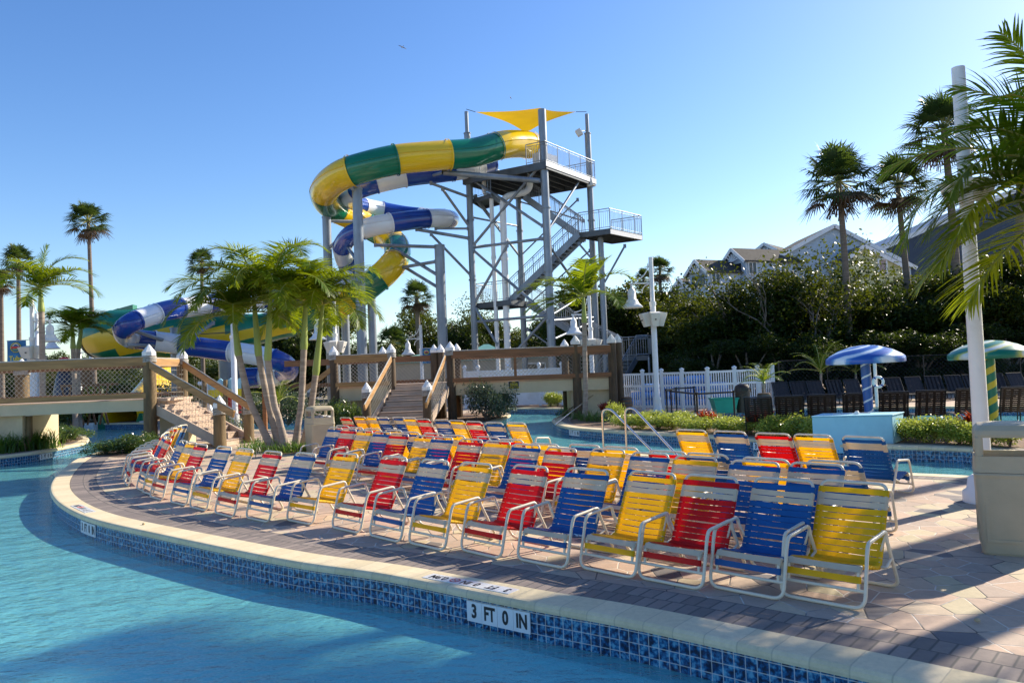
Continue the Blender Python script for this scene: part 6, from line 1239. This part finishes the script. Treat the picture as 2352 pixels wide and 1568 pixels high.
def dormer(px, Y, L, W, hw, hr_, rz, lab, s=1):
    """small house volume: ridge along local x, gable end at the near-left"""
    p = P(*px, Y); root = thing("dormer_house", lab, "house", (0, 0, 0)); m = MB(); m.prism([(0, 0), (L, 0), (L, W), (0, W)], -6.5, hw); m.add([(0, 0, hw), (0, W, hw), (0, W / 2, hw + hr_), (L, 0, hw), (L, W, hw), (L, W / 2, hw + hr_)], [(0, 2, 1), (3, 4, 5)]); m.build("wall", M['sid1'], root)
    for sg in (-1, 1): m = MB(); y0, y1 = (W / 2, -.25) if sg < 0 else (W / 2, W + .25); z1 = hw - .25 * hr_ / (W / 2); m.slab([(-.35, y0, hw + hr_ + .02), (L + .2, y0, hw + hr_ + .02), (L + .2, y1, z1 + .02), (-.35, y1, z1 + .02)], (0, 0, .14)); m.build("roof", M['roofd'], root)
    for sg in (-1, 1): y1, z1 = (-.25 if sg < 0 else W + .25), hw - .25 * hr_ / (W / 2); m = MB(); m.bar((-.38, W / 2, hw + hr_ + .03), (-.38, y1, z1 + .03), .06, .3); m.build("barge_board", M['vinyl'], root)
    m = MB()
    for a in range(-3, 4): m.bar((-.36, W / 2, hw + .02), (-.36, W / 2 + math.sin(a * .42) * W * .30, hw + .02 + math.cos(a * .42) * hr_ * .62), .04, .08)
    m.build("gable_fan_trim", M['vinyl'], root)
    m = MB(); m.box((-.03, W / 2, hw - .75), (.08, W * .6, 1.1)); m.box((.75, -.03, hw - .75), (.9, .08, 1.0)); q = m.build("window", M['glass'], root); ORG[q.name] = (0, 0, 0); m = MB()
    for x in (.3, .75, 1.2): m.box((x, -.06, hw - .75), (.07, .08, 1.1))
    for z in (-.2, -1.3): m.box((.75, -.06, hw + z), (1.0, .08, .09))
    m.build("frame", M['vinyl'], q)
    root.location = (p.x, Y, p.z - hw); root.rotation_euler = (0, 0, rz); root.scale = (s, s, s)
dormer((1627, 623), 70, 6, 3.0, 1.9, 1.15, R(24), "small dormer house at the far left of the roofs, dark shingles"); dormer((1712, 597), 71, 6.5, 3.0, 1.9, 1.2, R(24), "second dormer house with fan trim, right beside the big gable")
dormer((1795, 580), 80, 5, 3.4, 1.2, 1.1, R(50), "small pale gable peeping between dormers and the big gable"); dormer((1590, 662), 72, 4, 3.0, 1.4, 1.0, R(24), "lowest dormer at the left end of the roofs")
gable("pavilion_hall", "large dark hall with a navy metal roof behind the tall fan palms", hp([(2000, 700), (1995, 585), (2330, 440), (2700, 560), (2700, 700)], 82), 16, 'roofb', 'roofb', .8, .3)
# left background pieces
wg = thing("wooden_wagon", "low dark wooden wagon with crossed braces behind the left bridge netting", "wagon", P(190, 900, 38)); qa, qb = P(150, 880, 38), P(262, 880, 38)
m = MB(); m.box(((qa.x + qb.x) / 2, 38, 2.05), (qb.x - qa.x, .9, .12)); m.build("bed", M['wooddark'], wg)
for i in range(4):
    xx = qa.x + (qb.x - qa.x) * (i + .5) / 4; m = MB(); m.bar((xx - .22, 37.6, .1), (xx + .22, 37.6, 2.0), .07, .07); m.bar((xx + .22, 37.55, .1), (xx - .22, 37.55, 2.0), .07, .07); m.build("brace", M['wooddark'], wg)
qc = P(198, 850, 38); m = MB(); m.lathe([(.24, 2.12), (.30, 2.4), (.24, 2.75)], (qc.x, 38, 0), 14); tag(m.build("keg", M['cask'], None, (qc.x, 38, 2.12)), "small keg standing on the wagon behind the left bridge", "keg")

m = MB(); a, b = P(60, 905, 46), P(330, 905, 46); m.box(((a.x + b.x) / 2, 46, .75), (b.x - a.x, .3, 1.5)); m.box(((a.x + b.x) / 2, 46, 1.53), (b.x - a.x + .1, .4, .08)); tag(m.build("low_wall", M['tanwall'], None, (a.x, 46, 0)), "long low pale wall seen through the left bridge's netting", "wall")
st = thing("pirate_statue", "painted statue with a wide red hat behind the left bridge", "statue", P(148, 900, 40)); q = P(148, 830, 40)
m = MB(); m.lathe([(.55, 0), (.62, .06), (.5, .10), (.28, .12), (.26, .30), (.12, .38)], (q.x, 40, q.z - .15), 14); m.build("hat", M['orange'], st); m = MB(); m.lathe([(.26, -.5), (.24, -.15), (.1, .0)], (q.x, 40, q.z), 12); m.build('head', M['step'], st); m = MB(); m.lathe([(.5, -q.z), (.55, -1.6), (.42, -.9), (.30, -.55), (.12, -.45)], (q.x, 40, q.z), 12); m.build("body", M['roofb'], st)
pl = thing("play_boat", "low water play boat in pale blue, yellow and red boards behind the left steps", "play structure", P(520, 950, 31)); q = P(478, 895, 31); q2 = P(562, 895, 31)
m = MB(); n = 18; top = [V3((q.x + (q2.x - q.x) * i / n, 31, q.z + .35 + .09 * math.sin(i * 1.3))) for i in range(n + 1)]; m.slab([V3((q.x, 31, q.z)), V3((q2.x, 31, q.z))] + top[::-1], (0, .08, 0)); m.build("wave_board", M['lblue'], pl); m = MB(); m.box(((q.x + q2.x) / 2, 31.05, q.z - .16), (q2.x - q.x, .1, .30)); m.build("yellow_board", M['signyel'], pl)
m = MB(); m.box(((q.x + q2.x) / 2 + .3, 31.2, q.z - .6), (.8, .2, .5)); m.box(((q.x + q2.x) / 2 + .3, 31.1, q.z - .95), (.9, .3, .08)); m.build("seat_board", M['orange'], pl); m = MB(); m.box(((q.x + q2.x) / 2, 31.5, .15), (q2.x - q.x, .5, .3)); m.build("base", M['lblue'], pl)
for u in (518, 470, 560): pu = P(u, 900, 30.9); m = MB(); m.lathe([(.10, 0), (.09, 2.0)], (pu.x, 30.9, 0), 10); m.build("mast", M['pile'], pl)
for k, u in enumerate((468, 477, 487)):
    pu = P(u, 870, 35); m = MB(); m.tube(fillet([(pu.x, 35, 0), (pu.x, 35, 1.9), (pu.x - .25, 35, 1.9)], .12, 4), .09, 8); tag(m.build("vent_pipe", M['white'], None, (pu.x, 35, 0)), f"white bent vent pipe behind the left steps, {ORD[k+1]} of three", "pipe", "white vent pipes")
m = MB(); pu = P(446, 925, 28); m.lathe([(.35, 0), (.5, .3), (.45, .75), (.2, 1.0), (.02, 1.05)], (pu.x, 28, 0), 10); tag(m.build("painted_boulder", pm("blue_white_rock_paint", (.35, .5, .65), .6, .5, 2, dirt=(.75, .75, .75), bump=.6, bs=4), None, (pu.x, 28, 0)), "rounded rock painted blue and white behind the left steps", "rock")
pk = thing("wooden_post", "slim brown wooden post behind the palm clump", "post", (bx(604, 27), 27, 0)); m = MB(); m.box((bx(604, 27), 27, .95), (.13, .13, 1.9)); m.build("post", M['wooddark'], pk); m = MB(); m.box((bx(609, 27), 26.9, 1.45), (.1, .08, .16)); m.build("box", M['offwhite'], pk)
# birds
def bird(u, v, Y, s, lab, wing, rz, roll):
    p = P(u, v, Y); root = thing("bird", lab, "bird", (0, 0, 0)); m = MB(); m.tube([(0, -.24, 0), (0, -.16, .01), (0, -.05, 0), (0, .1, 0), (0, .24, -.01), (0, .36, 0)], [.01, .045, .07, .065, .03, .005], 8)
    m.add([(-.03, .2, 0), (.03, .2, 0), (.08, .44, 0), (-.08, .44, 0)], [(0, 1, 2, 3)])
    for sg in (-1, 1): m.add([(sg * .04, -.08, .03), (sg * .04, .10, .02), (sg * .35, .10, .06 * wing), (sg * .35, -.12, .07 * wing), (sg * .72, .04, -.02 * wing), (sg * .70, -.02, 0)], [(0, 1, 2, 3), (3, 2, 4, 5)])
    m.build("body", M['feather'], root); root.location = p; root.scale = (s, s, s); root.rotation_euler = (R(60), roll, rz)
bird(924, 109, 40, .34, "gull with spread wings high in the blue sky", 1, 0, R(28)); bird(1173, 225, 45, .30, "small bird gliding just above the tower", 1, R(80), 0)
# small litter: pebble on the coping, leaf on the pavers
for px, lab in (((330, 1206), "tiny tan pebble lying on the near coping"), ((2245, 1430), "small dry leaf lying on the pavers at the lower right")):
    p = G(*px); m = MB(); m.lathe([(.012, 0), (.022, .008), (.016, .02), (.004, .026)], (p.x, p.y, .01), 7); tag(m.build("pebble", M['pebble'], None, (p.x, p.y, .01)), lab, "pebble")
# tall palms standing just outside the picture on the sunny side (they shade the near pool)
for i, (sx_, sy_, rd_) in enumerate([(-2.2, 3.7, 2.3), (-4.3, 4.6, 2.1), (-1.1, 2.7, 2.3), (.2, 1.7, 2.3), (-3.4, 3.0, 2.4), (1.6, .7, 2.2)]):
    kx, ky = sdir.x / math.cos(R(SUN_EL)), sdir.y / math.cos(R(SUN_EL)); t_ = max(15, (.84 * sy_ - sx_ + 2.6) / (kx - .84 * ky))
    x, y, z = sx_ + sdir.x / math.cos(R(SUN_EL)) * t_, sy_ + sdir.y / math.cos(R(SUN_EL)) * t_, t_ * math.tan(R(SUN_EL)) - .3
    root = thing("fan_palm", f"tall fan palm outside the picture on the right, {ORD[i+1]} of its group", "palm tree", (x, y, 0), group="palms outside the right edge"); m = MB(); m.tube([(x, y, 0), (x + .1, y, z * .5), (x, y, z)], [.25, .2, .16], 8); m.build("trunk", M['ftrunk'], root)
    h, d, s_ = FH[i % 3]
    for nm, dd in (("crown", h), ("dead_leaves", d), ("petioles", s_)): k = bpy.data.objects.new(nm, dd); col.objects.link(k); k.parent = root; k.location = (0, 0, z); k.scale = (rd_ / 1.8,) * 3
for i, (x, y, h, w_) in enumerate([(14.5, 5.2, 9.0, .7), (19, 3.6, 12, .7)]): btree(0 if i % 2 else 1, x, y, h, f"leafy tree outside the picture on the right, {ORD[i+1]} of two", grp="trees outside the right edge", w=w_)
